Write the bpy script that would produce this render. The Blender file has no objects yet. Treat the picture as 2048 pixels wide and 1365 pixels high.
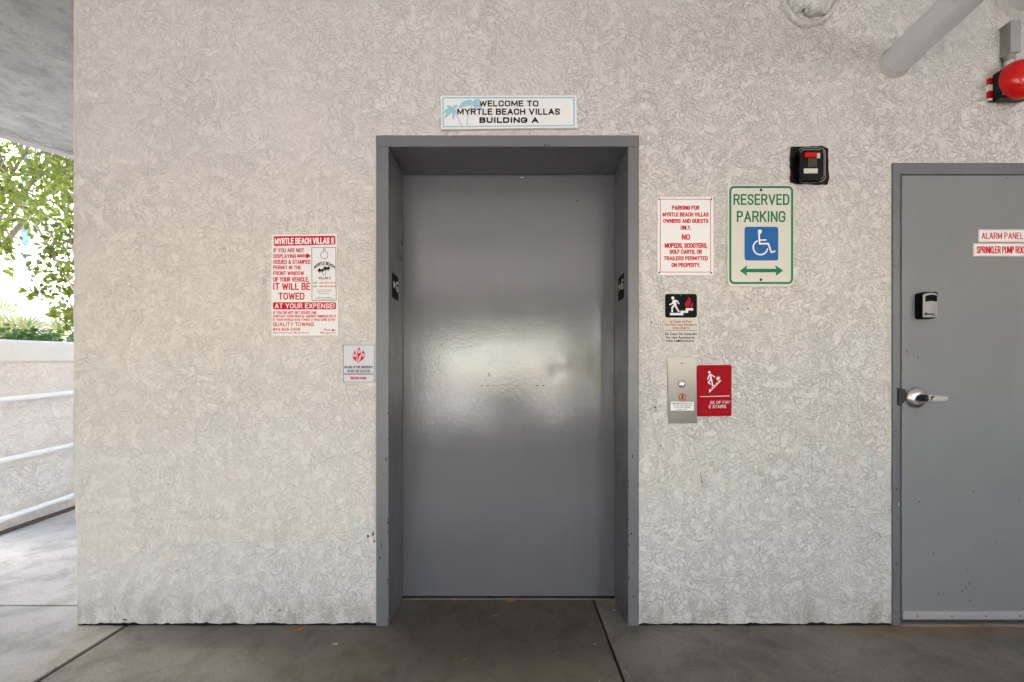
import bpy, bmesh, math, random
from mathutils import Vector, Matrix, noise
R = math.radians
scene = bpy.context.scene
COL = scene.collection
random.seed(7)

# ------------------------------------------------------------------ camera, sky, sun, exposure
CAM_Y, CAM_Z, FPX, VX, VY = -2.0, 1.074, 896.0, 1024.0, 770.0
cam = bpy.data.cameras.new("camera")
cam.sensor_width = 36.0
cam.lens = 36.0 * FPX / 2048.0
cam.shift_y = (VY - 682.5) / 2048.0
cam.clip_start = 0.02
cam.clip_end = 3000
cam_ob = bpy.data.objects.new("camera", cam)
cam_ob.location = (0, CAM_Y, CAM_Z)
cam_ob.rotation_euler = (R(90), 0, 0)
COL.objects.link(cam_ob)
scene.camera = cam_ob

TO_SUN = Vector((0.52, -0.58, 0.64)).normalized()
world = bpy.data.worlds.new("World")
scene.world = world
world.use_nodes = True
wn = world.node_tree.nodes
sky = wn.new("ShaderNodeTexSky")
sky.sky_type = 'NISHITA'
sky.sun_disc = False
sky.sun_elevation = math.asin(TO_SUN.z)
sky.sun_rotation = math.atan2(TO_SUN.x, TO_SUN.y)
sky.air_density = 1.0
sky.dust_density = 1.5
sky.ozone_density = 0.25
bg = wn["Background"]
bg.inputs["Strength"].default_value = 0.12
world.node_tree.links.new(sky.outputs[0], bg.inputs["Color"])

sun = bpy.data.lights.new("sun", 'SUN')
sun.energy = 4.5
sun.angle = R(0.5)
sun.color = (1.0, 0.96, 0.91)
sun_ob = bpy.data.objects.new("sun", sun)
sun_ob.rotation_euler = (-TO_SUN).to_track_quat('-Z', 'Y').to_euler()
sun_ob.location = (20, -30, 40)
COL.objects.link(sun_ob)

scene.view_settings.view_transform = 'Standard'
scene.view_settings.look = 'None'
scene.view_settings.exposure = 3.68
scene.view_settings.gamma = 1.0
scene.render.engine = 'CYCLES'
scene.cycles.max_bounces = 10
scene.cycles.diffuse_bounces = 6
scene.cycles.use_denoising = True
scene.cycles.sample_clamp_indirect = 6.0

# ------------------------------------------------------------------ helpers
def at(px, py, Y=0.0):
    """point of the photograph (2048 px wide) that lies at distance Y behind the wall plane"""
    d = Y - CAM_Y
    return Vector(((px - VX) / FPX * d, Y, CAM_Z + (VY - py) / FPX * d))

def tag(o, label=None, cat=None, group=None, kind=None):
    if label: o["label"] = label
    if cat: o["category"] = cat
    if group: o["group"] = group
    if kind: o["kind"] = kind
    return o

def empty(name, loc=(0, 0, 0)):
    o = bpy.data.objects.new(name, None)
    o.location = loc
    o.empty_display_size = 0.1
    COL.objects.link(o)
    return o

class MB:
    """collects geometry in world coordinates, links it as ONE mesh object"""
    def __init__(s): s.v = []; s.f = []; s.m = []; s.sm = []
    def face(s, pts, mi=0, smooth=False):
        n = len(s.v); s.v += [Vector(p) for p in pts]
        s.f.append(list(range(n, n + len(pts)))); s.m.append(mi); s.sm.append(smooth)
    def add(s, vs, fs, mi=0, smooth=False):
        n = len(s.v); s.v += [Vector(p) for p in vs]
        for f in fs:
            s.f.append([i + n for i in f]); s.m.append(mi); s.sm.append(smooth)
    def box(s, x0, x1, y0, y1, z0, z1, mi=0):
        v = [(x0,y0,z0),(x1,y0,z0),(x1,y1,z0),(x0,y1,z0),(x0,y0,z1),(x1,y0,z1),(x1,y1,z1),(x0,y1,z1)]
        s.add(v, [(0,3,2,1),(4,5,6,7),(0,1,5,4),(1,2,6,5),(2,3,7,6),(3,0,4,7)], mi)
    def bbox(s, x0, x1, y0, y1, z0, z1, b=0.003, seg=2, mi=0):
        bm = bmesh.new()
        bmesh.ops.create_cube(bm, size=1)
        for v in bm.verts:
            v.co = Vector(((x0+x1)/2 + v.co.x*(x1-x0), (y0+y1)/2 + v.co.y*(y1-y0), (z0+z1)/2 + v.co.z*(z1-z0)))
        bmesh.ops.bevel(bm, geom=bm.edges[:], offset=b, segments=seg, profile=0.5, affect='EDGES')
        s.frombm(bm, mi)
    def frombm(s, bm, mi=0, smooth=False):
        bm.verts.index_update()
        s.add([v.co.copy() for v in bm.verts], [[v.index for v in f.verts] for f in bm.faces], mi, smooth)
        bm.free()
    def prism(s, pts, y0, y1, mi=0):
        """outline pts (x,z) clockwise or not, front at y0 (towards camera), back at y1"""
        n = len(pts)
        a = sum(pts[i][0]*pts[(i+1)%n][1] - pts[(i+1)%n][0]*pts[i][1] for i in range(n))
        if a < 0: pts = pts[::-1]
        v = [(x, y0, z) for x, z in pts] + [(x, y1, z) for x, z in pts]
        f = [list(range(n)), list(range(2*n-1, n-1, -1))]
        for i in range(n):
            j = (i+1) % n
            f.append([i, i+n, j+n, j])
        s.add(v, f, mi)
    def flat(s, pts, y, mi=0):
        n = len(pts)
        a = sum(pts[i][0]*pts[(i+1)%n][1] - pts[(i+1)%n][0]*pts[i][1] for i in range(n))
        if a < 0: pts = pts[::-1]
        s.face([(x, y, z) for x, z in pts], mi)
    def tube(s, p0, p1, r0, r1=None, n=20, mi=0, caps=True, smooth=True):
        r1 = r0 if r1 is None else r1
        p0, p1 = Vector(p0), Vector(p1)
        d = (p1 - p0).normalized()
        u = d.orthogonal().normalized(); w = d.cross(u)
        v = []
        for p, r in ((p0, r0), (p1, r1)):
            for i in range(n):
                t = 2*math.pi*i/n
                v.append(p + u*math.cos(t)*r + w*math.sin(t)*r)
        s.add(v, [[i, (i+1)%n, n+(i+1)%n, n+i] for i in range(n)], mi, smooth)
        if caps:
            s.face([v[i] for i in range(n-1, -1, -1)], mi); s.face([v[n+i] for i in range(n)], mi)
    def lathe(s, c, prof, axis=(0, -1, 0), n=28, mi=0, smooth=True):
        """profile list of (radius, height along axis)"""
        d = Vector(axis).normalized(); c = Vector(c)
        u = d.orthogonal().normalized(); w = d.cross(u)
        v = []
        for r, h in prof:
            for i in range(n):
                t = 2*math.pi*i/n
                v.append(c + d*h + u*math.cos(t)*r + w*math.sin(t)*r)
        f = []
        for k in range(len(prof)-1):
            for i in range(n):
                f.append([k*n+i, k*n+(i+1)%n, (k+1)*n+(i+1)%n, (k+1)*n+i])
        s.add(v, f, mi, smooth)
    def build(s, name, mats, parent=None, fixn=False):
        me = bpy.data.meshes.new(name)
        off = parent_world(parent)
        me.from_pydata([tuple(p - off) for p in s.v], [], s.f)
        for m in (mats if isinstance(mats, (list, tuple)) else [mats]): me.materials.append(m)
        for p, mi, sm in zip(me.polygons, s.m, s.sm):
            p.material_index = mi; p.use_smooth = sm
        me.validate(); me.update()
        o = bpy.data.objects.new(name, me)
        COL.objects.link(o)
        if parent is not None: o.parent = parent
        return o

def parent_world(p):
    off = Vector((0, 0, 0))
    while p is not None:
        off += Vector(p.location); p = p.parent
    return off

def rrect(x0, x1, z0, z1, r, n=6):
    pts = []
    for cx, cz, a0 in ((x1-r, z1-r, 0), (x0+r, z1-r, 90), (x0+r, z0+r, 180), (x1-r, z0+r, 270)):
        for i in range(n+1):
            t = R(a0 + 90*i/n)
            pts.append((cx + r*math.cos(t), cz + r*math.sin(t)))
    return pts

def prr(x0, y0, x1, y1, r, Y, n=6):
    """rounded rectangle given in photo pixels, at depth Y -> (x,z) list"""
    a = at(x0, y1, Y); b = at(x1, y0, Y)
    return rrect(a.x, b.x, a.z, b.z, max(r*(Y-CAM_Y)/FPX, 1e-4), n)

def ppts(pts, Y):
    return [(at(x, y, Y).x, at(x, y, Y).z) for x, y in pts]

class Ink(MB):
    """flat printing on a sign face, drawn in photo pixels on the plane Y"""
    def __init__(s, Y): super().__init__(); s.Y = Y
    def poly(s, pts, mi=0): s.flat(ppts(pts, s.Y), s.Y, mi)
    def rr(s, x0, y0, x1, y1, r=0.5, mi=0): s.flat(prr(x0, y0, x1, y1, r, s.Y), s.Y, mi)
    def disc(s, cx, cy, r, mi=0, ry=None, n=20):
        ry = ry or r
        s.poly([(cx + r*math.cos(2*math.pi*i/n), cy + ry*math.sin(2*math.pi*i/n)) for i in range(n)], mi)
    def ringrect(s, x0, y0, x1, y1, r, w, mi=0):
        a = ppts_raw(x0, y0, x1, y1, r); b = ppts_raw(x0+w, y0+w, x1-w, y1-w, max(r-w, 0.3))
        n = len(a)
        for i in range(n):
            j = (i+1) % n
            s.poly([a[i], a[j], b[j], b[i]], mi)
    def stroke(s, pts, w, mi=0, w1=None):
        w1 = w if w1 is None else w1
        pts = [tuple(p) for p in pts]
        closed = len(pts) > 3 and math.dist(pts[0], pts[-1]) < 1e-6
        L = len(pts) - 1
        s.k = (getattr(s, 'k', 0) + 1) % 8
        yy = s.Y - s.k*2.5e-5
        def nrm(a, b):
            dx, dy = b[0]-a[0], b[1]-a[1]; l = math.hypot(dx, dy) or 1
            return (-dy/l, dx/l)
        off = []
        for i in range(L+1):
            na = nrm(pts[i-1], pts[i]) if i > 0 else (nrm(pts[L-1], pts[L]) if closed else nrm(pts[0], pts[1]))
            nb = nrm(pts[i], pts[i+1]) if i < L else (nrm(pts[0], pts[1]) if closed else na)
            mx, my = na[0]+nb[0], na[1]+nb[1]; l = math.hypot(mx, my)
            if l < 0.25: mx, my, l = nb[0], nb[1], 1.0
            mx, my = mx/l, my/l
            f = min(1/max(mx*nb[0]+my*nb[1], 0.3), 1.7)*(w + (w1-w)*i/L)/2
            off.append((mx*f, my*f))
        for i in range(L):
            (x0, y0), (x1, y1) = pts[i], pts[i+1]
            s.flat(ppts([(x0+off[i][0], y0+off[i][1]), (x1+off[i+1][0], y1+off[i+1][1]),
                         (x1-off[i+1][0], y1-off[i+1][1]), (x0-off[i][0], y0-off[i][1])], s.Y), yy, mi)
    def ring(s, cx, cy, r, w, a0=0, a1=360, mi=0, n=32):
        s.stroke([(cx + r*math.cos(R(a0+(a1-a0)*i/n)), cy + r*math.sin(R(a0+(a1-a0)*i/n))) for i in range(n+1)], w, mi)
    def frond(s, c, tip, w, bend, mi=0, n=8):
        (cx, cy), (tx, ty) = c, tip
        dx, dy = tx-cx, ty-cy
        l = math.hypot(dx, dy); nx, ny = -dy/l, dx/l
        up = []; lo = []
        for i in range(n+1):
            t = i/n
            b = bend*math.sin(math.pi*t)
            ww = w*(math.sin(math.pi*min(t*0.8+0.12, 1)))*(0.9 if i % 2 else 1.1)
            bx, by = cx+dx*t+nx*b, cy+dy*t+ny*b
            up.append((bx+nx*ww/2, by+ny*ww/2)); lo.append((bx-nx*ww/2, by-ny*ww/2))
        s.k = (getattr(s, 'k', 0) + 1) % 8
        yy = s.Y - s.k*2.5e-5
        for i in range(n): s.flat(ppts([up[i], up[i+1], lo[i+1], lo[i]], s.Y), yy, mi)
    def text(s, body, x0, y0, x1, y1, bold=0.0, mi=0, slant=0.0, arc=None, rot=0.0):
        if all(ch in STROKES for ch in body):
            return s.caps(body, x0, y0, x1, y1, bold, mi, slant, arc, rot)
        vs, fs = glyphs(body, min(bold, 0.028))
        ax = min(v[0] for v in vs); bx = max(v[0] for v in vs)
        ay = min(v[1] for v in vs); by = max(v[1] for v in vs)
        out = []
        for x, y in vs:
            u = (x-ax)/(bx-ax); t = (y-ay)/(by-ay)
            px = x0 + (x1-x0)*u + slant*(t-0.5)*(y1-y0); py = y1 - (y1-y0)*t + rot*(u-0.5)*(x1-x0)
            if arc: py += arc*((2*u-1)**2); 
            out.append(at(px, py, s.Y))
        s.add(out, fs, mi)

def _caps(s, body, x0, y0, x1, y1, bold, mi, slant, arc, rot):
    H = y1-y0
    sw = H*(0.13 + bold*2.6)
    x = 0.0; items = []
    for ch in body:
        wd, strokes = STROKES[ch]
        items.append((x, wd, strokes)); x += wd + 0.30
    tot = x - 0.30
    k = (x1-x0)/(tot + 0.16)
    swx = min(sw, k*0.30)
    for gx, wd, strokes in items:
        for st in strokes:
            w = (sw+swx)/2
            P = []
            for u, v in st:
                X = x0 + swx/2 + (gx + wd*u)*((x1-x0-swx)/tot)
                Y_ = y1 - sw/2 - v*(H-sw)
                P.append((X, Y_))
            closed = len(P) > 3 and math.dist(P[0], P[-1]) < 1e-6
            runs = [[P[0]]]
            for i in range(1, len(P)):
                runs[-1].append(P[i])
                if i < len(P)-1:
                    a = (P[i][0]-P[i-1][0], P[i][1]-P[i-1][1]); b = (P[i+1][0]-P[i][0], P[i+1][1]-P[i][1])
                    cs = (a[0]*b[0]+a[1]*b[1])/((math.hypot(*a)*math.hypot(*b)) or 1)
                    if cs < 0.45: runs.append([P[i]])
            for r in runs:
                if not (closed and len(runs) == 1):
                    for e, n_ in ((0, 1), (-1, -2)):
                        dx, dy = r[e][0]-r[n_][0], r[e][1]-r[n_][1]; l = math.hypot(dx, dy) or 1
                        r[e] = (r[e][0]+dx/l*w*0.48, r[e][1]+dy/l*w*0.48)
                lo, hi = y0 + 0.02*H, y1 - 0.02*H if min(v for u, v in st) >= 0 else y1 + H
                r = [(X, min(max(Y_, lo), hi)) for X, Y_ in r]
                q2 = []
                for X, Y_ in r:
                    q = (X-x0)/(x1-x0)
                    if arc: Y_ += arc*((2*q-1)**2)
                    q2.append((X - slant*((Y_-y0)/H-0.5)*H, Y_ + rot*(q-0.5)*(x1-x0)))
                s.stroke(q2, w, mi)
Ink.caps = _caps

def ppts_raw(x0, y0, x1, y1, r, n=6):
    return [(x, -z) for x, z in rrect(x0, x1, -y1, -y0, max(r, 0.2), n)]

# letter skeletons: width, list of strokes in a unit box
_O = [(.5,1),(.22,.97),(.05,.85),(0,.66),(0,.34),(.05,.15),(.22,.03),(.5,0),(.78,.03),(.95,.15),(1,.34),(1,.66),(.95,.85),(.78,.97),(.5,1)]
_C = [(1,.70),(.94,.87),(.75,.98),(.5,1),(.22,.97),(.05,.85),(0,.66),(0,.34),(.05,.15),(.22,.03),(.5,0),(.75,.02),(.94,.13),(1,.30)]
_P = [(0,0),(0,1),(.62,1),(.9,.94),(1,.76),(.9,.57),(.62,.50),(0,.50)]
_S = [(.97,.78),(.88,.94),(.6,1),(.35,1),(.1,.93),(.03,.75),(.12,.60),(.38,.53),(.65,.47),(.9,.38),(.98,.24),(.9,.07),(.62,0),(.35,0),(.1,.06),(.02,.23)]
STROKES = {
 'A': (.66, [[(0,0),(.5,1),(1,0)], [(.17,.32),(.83,.32)]]), 'B': (.58, [[(0,.53),(.62,.53),(.88,.60),(.95,.77),(.88,.93),(.62,1),(0,1),(0,0),(.65,0),(.92,.07),(1,.27),(.92,.46),(.62,.53)]]),
 'C': (.60, [_C]), 'D': (.60, [[(0,0),(0,1),(.55,1),(.86,.93),(1,.70),(1,.30),(.86,.07),(.55,0),(0,0)]]), 'E': (.50, [[(1,0),(0,0),(0,1),(1,1)], [(0,.52),(.88,.52)]]),
 'F': (.48, [[(0,0),(0,1),(1,1)], [(0,.52),(.88,.52)]]), 'G': (.62, [_C[:-1] + [(1,.22),(1,.46),(.58,.46)]]), 'H': (.58, [[(0,0),(0,1)], [(1,0),(1,1)], [(0,.52),(1,.52)]]),
 'I': (.10, [[(.5,0),(.5,1)]]), 'J': (.46, [[(1,1),(1,.25),(.85,.06),(.5,0),(.15,.06),(0,.25)]]), 'K': (.58, [[(0,0),(0,1)], [(1,1),(.02,.40)], [(.35,.60),(1,0)]]),
 'L': (.46, [[(0,1),(0,0),(1,0)]]), 'M': (.76, [[(0,0),(0,1),(.5,.18),(1,1),(1,0)]]), 'N': (.60, [[(0,0),(0,1),(1,0),(1,1)]]), 'O': (.64, [_O]), 'P': (.54, [_P]),
 'Q': (.64, [_O, [(.62,.25),(1,-.04)]]), 'R': (.58, [_P, [(.55,.50),(1,0)]]), 'S': (.56, [_S]), 'T': (.54, [[(0,1),(1,1)], [(.5,0),(.5,1)]]),
 'U': (.58, [[(0,1),(0,.30),(.08,.10),(.28,.01),(.5,0),(.72,.01),(.92,.10),(1,.30),(1,1)]]), 'V': (.64, [[(0,1),(.5,0),(1,1)]]), 'W': (.92, [[(0,1),(.25,0),(.5,.9),(.75,0),(1,1)]]),
 'X': (.60, [[(0,0),(1,1)], [(0,1),(1,0)]]), 'Y': (.62, [[(0,1),(.5,.45),(1,1)], [(.5,.45),(.5,0)]]), 'Z': (.54, [[(0,1),(1,1),(0,0),(1,0)]]), ' ': (.12, []),
 '.': (.02, [[(.5,0),(.5,.06)]]), ',': (.02, [[(.6,.05),(.2,-.16)]]), '-': (.26, [[(0,.45),(1,.45)]]), '!': (.02, [[(.5,.36),(.5,1)], [(.5,0),(.5,.07)]]),
 '&': (.68, [[(1,0),(.25,.72),(.25,.9),(.42,1),(.6,.9),(.58,.72),(.1,.42),(0,.22),(.12,.05),(.38,0),(.7,.1),(.95,.45)]]),
 '0': (.54, [_O]), '1': (.22, [[(0,.78),(.8,1),(.8,0)]]), '2': (.54, [[(.02,.72),(.1,.92),(.45,1),(.85,.93),(.97,.74),(.85,.5),(.3,.2),(0,0),(1,0)]]),
 '3': (.54, [[(.02,.8),(.15,.95),(.5,1),(.88,.92),(.95,.76),(.8,.58),(.4,.53)], [(.5,.53),(.88,.46),(1,.27),(.88,.06),(.5,0),(.12,.06),(0,.22)]]),
 '4': (.56, [[(.75,0),(.75,1),(0,.3),(1,.3)]]), '5': (.54, [[(.92,1),(.15,1),(.08,.52),(.5,.62),(.88,.52),(1,.3),(.88,.06),(.5,0),(.12,.06),(0,.2)]]),
 '6': (.54, [[(.92,.88),(.5,1),(.12,.85),(0,.4),(.1,.08),(.5,0),(.9,.08),(1,.3),(.9,.52),(.5,.6),(.08,.45)]]), '7': (.52, [[(0,1),(1,1),(.4,0)]]),
 '8': (.54, [[(.5,.54),(.15,.63),(.06,.78),(.15,.94),(.5,1),(.85,.94),(.94,.78),(.85,.63),(.5,.54),(.1,.44),(0,.25),(.1,.06),(.5,0),(.9,.06),(1,.25),(.9,.44),(.5,.54)]]),
 '9': (.54, [[(.08,.12),(.5,0),(.88,.15),(1,.6),(.9,.92),(.5,1),(.1,.92),(0,.7),(.1,.48),(.5,.4),(.92,.55)]]),
}
_gc = {}
def glyphs(body, bold):
    k = (body, bold)
    if k in _gc: return _gc[k]
    cu = bpy.data.curves.new("lettering", 'FONT')
    cu.body = body; cu.size = 1.0; cu.offset = bold; cu.resolution_u = 3
    cu.space_character = 1.0 + bold*1.6
    o = bpy.data.objects.new("lettering", cu)
    COL.objects.link(o)
    dg = bpy.context.evaluated_depsgraph_get()
    me = bpy.data.meshes.new_from_object(o.evaluated_get(dg))
    vs = [(v.co.x, v.co.y) for v in me.vertices]
    fs = [list(p.vertices) for p in me.polygons]
    bpy.data.objects.remove(o); bpy.data.curves.remove(cu); bpy.data.meshes.remove(me)
    _gc[k] = (vs, fs)
    return _gc[k]

# ------------------------------------------------------------------ materials
class NT:
    def __init__(s, name):
        s.m = bpy.data.materials.new(name); s.m.use_nodes = True
        s.t = s.m.node_tree; s.b = s.t.nodes["Principled BSDF"]
    def n(s, typ, **kw):
        x = s.t.nodes.new(typ)
        for k, v in kw.items(): setattr(x, k, v)
        return x
    def link(s, a, b): s.t.links.new(a, b)
    def val(s, v, sock):
        if hasattr(v, "is_output"): s.link(v, sock)
        else: sock.default_value = v
    def math(s, op, a, b=0.5, c=None, clamp=False):
        x = s.n("ShaderNodeMath", operation=op, use_clamp=clamp)
        s.val(a, x.inputs[0]); s.val(b, x.inputs[1])
        if c is not None: s.val(c, x.inputs[2])
        return x.outputs[0]
    def coord(s, scale=(1, 1, 1), loc=(0, 0, 0), rot=(0, 0, 0)):
        tc = s.n("ShaderNodeNewGeometry"); mp = s.n("ShaderNodeMapping")
        mp.inputs["Scale"].default_value = scale; mp.inputs["Location"].default_value = loc
        mp.inputs["Rotation"].default_value = rot
        s.link(tc.outputs["Position"], mp.inputs[0]); return mp.outputs[0]
    def noise(s, vec, scale, detail=2, rough=0.5, dist=0.0, col=False):
        x = s.n("ShaderNodeTexNoise")
        s.link(vec, x.inputs["Vector"]); x.inputs["Scale"].default_value = scale
        x.inputs["Detail"].default_value = detail; x.inputs["Roughness"].default_value = rough
        x.inputs["Distortion"].default_value = dist
        return x.outputs["Color" if col else "Fac"]
    def ramp(s, fac, lo, hi, a=0.0, b=1.0):
        x = s.n("ShaderNodeMapRange", interpolation_type='SMOOTHSTEP')
        s.link(fac, x.inputs[0]); x.inputs[1].default_value = lo; x.inputs[2].default_value = hi
        x.inputs[3].default_value = a; x.inputs[4].default_value = b
        return x.outputs[0]
    def mix(s, f, a, b, typ='MIX'):
        x = s.n("ShaderNodeMix", data_type='RGBA', blend_type=typ)
        s.val(f, x.inputs[0])
        for v, k in ((a, 6), (b, 7)):
            if hasattr(v, "is_output"): s.link(v, x.inputs[k])
            else: x.inputs[k].default_value = (*v, 1) if len(v) == 3 else v
        return x.outputs[2]
    def warp(s, vec, scale, amt):
        nz = s.noise(vec, scale, 2, 0.5, col=True)
        sub = s.n("ShaderNodeVectorMath", operation='SUBTRACT'); s.link(nz, sub.inputs[0]); sub.inputs[1].default_value = (.5, .5, .5)
        sc = s.n("ShaderNodeVectorMath", operation='SCALE'); s.link(sub.outputs[0], sc.inputs[0]); sc.inputs["Scale"].default_value = amt
        ad = s.n("ShaderNodeVectorMath", operation='ADD'); s.link(vec, ad.inputs[0]); s.link(sc.outputs[0], ad.inputs[1])
        return ad.outputs[0]
    def bump(s, h, dist, strength=1.0):
        x = s.n("ShaderNodeBump"); x.inputs["Strength"].default_value = strength; x.inputs["Distance"].default_value = dist
        s.link(h, x.inputs["Height"]); s.link(x.outputs[0], s.b.inputs["Normal"])
    def color(s, c):
        if hasattr(c, "is_output"): s.link(c, s.b.inputs["Base Color"])
        else: s.b.inputs["Base Color"].default_value = (*c, 1)
    def set(s, rough=0.5, metal=0.0, ior=1.5, spec=0.5, coat=0.0):
        s.b.inputs["Roughness"].default_value = rough; s.b.inputs["Metallic"].default_value = metal
        s.b.inputs["IOR"].default_value = ior; s.b.inputs["Specular IOR Level"].default_value = spec
        s.b.inputs["Coat Weight"].default_value = coat
        return s

def simple(name, c, rough=0.5, metal=0.0, spec=0.22, var=0.08, scale=30, bump=0.0, ior=1.5, dirt=None):
    t = NT(name); v = t.coord()
    n1 = t.noise(v, scale, 4, 0.6)
    a = tuple(x*(1-var) for x in c); b = tuple(min(x*(1+var), 1) for x in c)
    col = t.mix(n1, a, b)
    if dirt:
        n2 = t.ramp(t.noise(v, 9, 5, 0.65), 0.55, 0.75, 0, 0.6)
        col = t.mix(n2, col, dirt)
    t.color(col); t.set(rough, metal, ior, spec)
    if bump: t.bump(t.noise(v, scale*4, 3, 0.6), bump)
    return t.m

def stucco(name, base, groove, grime, amt=0.75, bump=0.004, seed=0.0):
    t = NT(name)
    v0 = t.coord(loc=(seed, seed*0.7, 0))
    def strokes(ang, sc, loc):
        wv = t.warp(t.coord(loc=loc, rot=(0, R(ang), 0)), 4.5, 0.11)
        mp = t.n("ShaderNodeMapping"); mp.inputs["Scale"].default_value = (1.8, 1, 0.8); t.link(wv, mp.inputs[0])
        return t.noise(mp.outputs[0], sc, 1.0, 0.4, 0.3)
    n1 = strokes(28, 30, (seed, 0, 0)); n2 = strokes(-42, 33, (3.1+seed, 0, 1.7)); n3 = strokes(88, 30, (8.4, 0, 5.2+seed))
    def lines(n, lv, w):
        d = t.math('ABSOLUTE', t.math('SUBTRACT', n, lv))
        return t.ramp(d, w*0.25, w, 1, 0)
    l1 = t.math('MAXIMUM', lines(n1, 0.47, 0.026), lines(n3, 0.50, 0.024)); l2 = t.math('MAXIMUM', lines(n2, 0.52, 0.028), lines(n1, 0.60, 0.020))
    brk = t.ramp(t.noise(v0, 21, 2, 0.5), 0.36, 0.54)
    brk2 = t.ramp(t.noise(t.coord(loc=(7, 2, 3)), 17, 2, 0.5), 0.36, 0.56)
    area = t.ramp(t.noise(v0, 2.6, 4, 0.6), 0.36, 0.62, 0.65, 1.0)
    g = t.math('MAXIMUM', t.math('MULTIPLY', l1, brk), t.math('MULTIPLY', l2, brk2))
    sx = t.n("ShaderNodeSeparateXYZ"); t.link(t.n("ShaderNodeNewGeometry").outputs["Position"], sx.inputs[0])
    g = t.math('MULTIPLY', t.math('MULTIPLY', g, area), t.ramp(sx.outputs["X"], -1.6, 1.3, 0.62, 1.0))
    pit = t.ramp(t.noise(v0, 90, 2, 0.6), 0.70, 0.78, 0, 0.4)
    gg = t.math('MAXIMUM', g, pit)
    big = t.ramp(t.noise(v0, 1.1, 4, 0.6), 0.35, 0.65)
    pink = t.ramp(t.noise(t.coord(loc=(2, 5, 9)), 2.3, 3, 0.5), 0.35, 0.7)
    c = t.mix(t.math('MULTIPLY', big, 0.40), base, grime)
    c = t.mix(t.math('MULTIPLY', pink, 0.22), c, (base[0]*1.03, base[1]*0.965, base[2]*0.94))
    fine = t.noise(v0, 140, 3, 0.6)
    c = t.mix(t.math('MULTIPLY', fine, 0.12), c, tuple(x*0.78 for x in base))
    c = t.mix(t.math('MULTIPLY', gg, amt), c, groove)
    low = t.ramp(sx.outputs["Z"], 0.0, 0.20, 1.0, 0.0)
    splash = t.math('MULTIPLY', low, t.ramp(t.noise(t.coord(scale=(1, 1, 0.5)), 14, 5, 0.7), 0.40, 0.62))
    c = t.mix(t.math('MULTIPLY', splash, 0.55), c, (0.30, 0.27, 0.23))
    t.color(c); t.set(0.88, spec=0.2)
    plateau = t.math('ADD', t.math('MULTIPLY', n1, 0.35), t.math('MULTIPLY', n2, 0.35))
    h = t.math('SUBTRACT', plateau, t.math('MULTIPLY', g, 0.40))
    h = t.math('ADD', h, t.math('MULTIPLY', fine, 0.10))
    t.bump(h, bump*3, 0.9)
    return t.m

def concrete(name, c0, c1, rough=0.8, broom=None, spots=0.6, stain_shade_at=None, scale=1.0):
    t = NT(name); v = t.coord()
    n1 = t.ramp(t.noise(v, 2.2*scale, 6, 0.62), 0.3, 0.7)
    c = t.mix(n1, c0, c1)
    n2 = t.noise(v, 95, 5, 0.75)
    c = t.mix(t.math('MULTIPLY', t.ramp(n2, 0.35, 0.7), 0.5), c, tuple(x*0.62 for x in c0))
    for (cx, cy, rx, ry), stain in (stain_shade_at or ()):  # floor stains, and wall shade put into the colour as a dark ellipse
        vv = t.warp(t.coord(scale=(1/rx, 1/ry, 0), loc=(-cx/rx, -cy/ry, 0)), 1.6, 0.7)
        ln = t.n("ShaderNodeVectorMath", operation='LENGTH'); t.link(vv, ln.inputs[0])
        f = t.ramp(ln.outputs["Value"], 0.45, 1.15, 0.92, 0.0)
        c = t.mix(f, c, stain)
    if broom is not None:
        vb = t.coord(scale=(120, 1.2, 1), rot=(0, 0, broom))
        nb = t.noise(vb, 1.0, 3, 0.6)
        c = t.mix(t.math('MULTIPLY', t.ramp(nb, 0.35, 0.7), 0.10), c, tuple(x*0.6 for x in c0))
    mo = t.ramp(t.noise(t.warp(v, 3, 0.3), 5.5*scale, 5, 0.7), 0.42, 0.68)
    c = t.mix(t.math('MULTIPLY', mo, 0.6), c, t.mix(1.0, c, (0.55, 0.53, 0.50), 'MULTIPLY'))
    sp = t.ramp(t.noise(t.warp(v, 40, 0.01), 26, 3, 0.75), 0.70, 0.78, 0, spots)
    c = t.mix(sp, c, tuple(x*0.25 for x in c0))
    sp2 = t.ramp(t.noise(t.coord(loc=(4, 9, 2)), 75, 2, 0.7), 0.74, 0.80, 0, spots*0.7)
    c = t.mix(sp2, c, (0.45, 0.42, 0.38))
    t.color(c); t.set(rough, spec=0.35)
    h = t.math('ADD', t.math('MULTIPLY', n2, 0.6), t.noise(v, 14, 4, 0.6))
    if broom is not None: h = t.math('ADD', h, t.math('MULTIPLY', nb, 0.25))
    t.bump(h, 0.004, 0.6)
    return t.m

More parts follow.
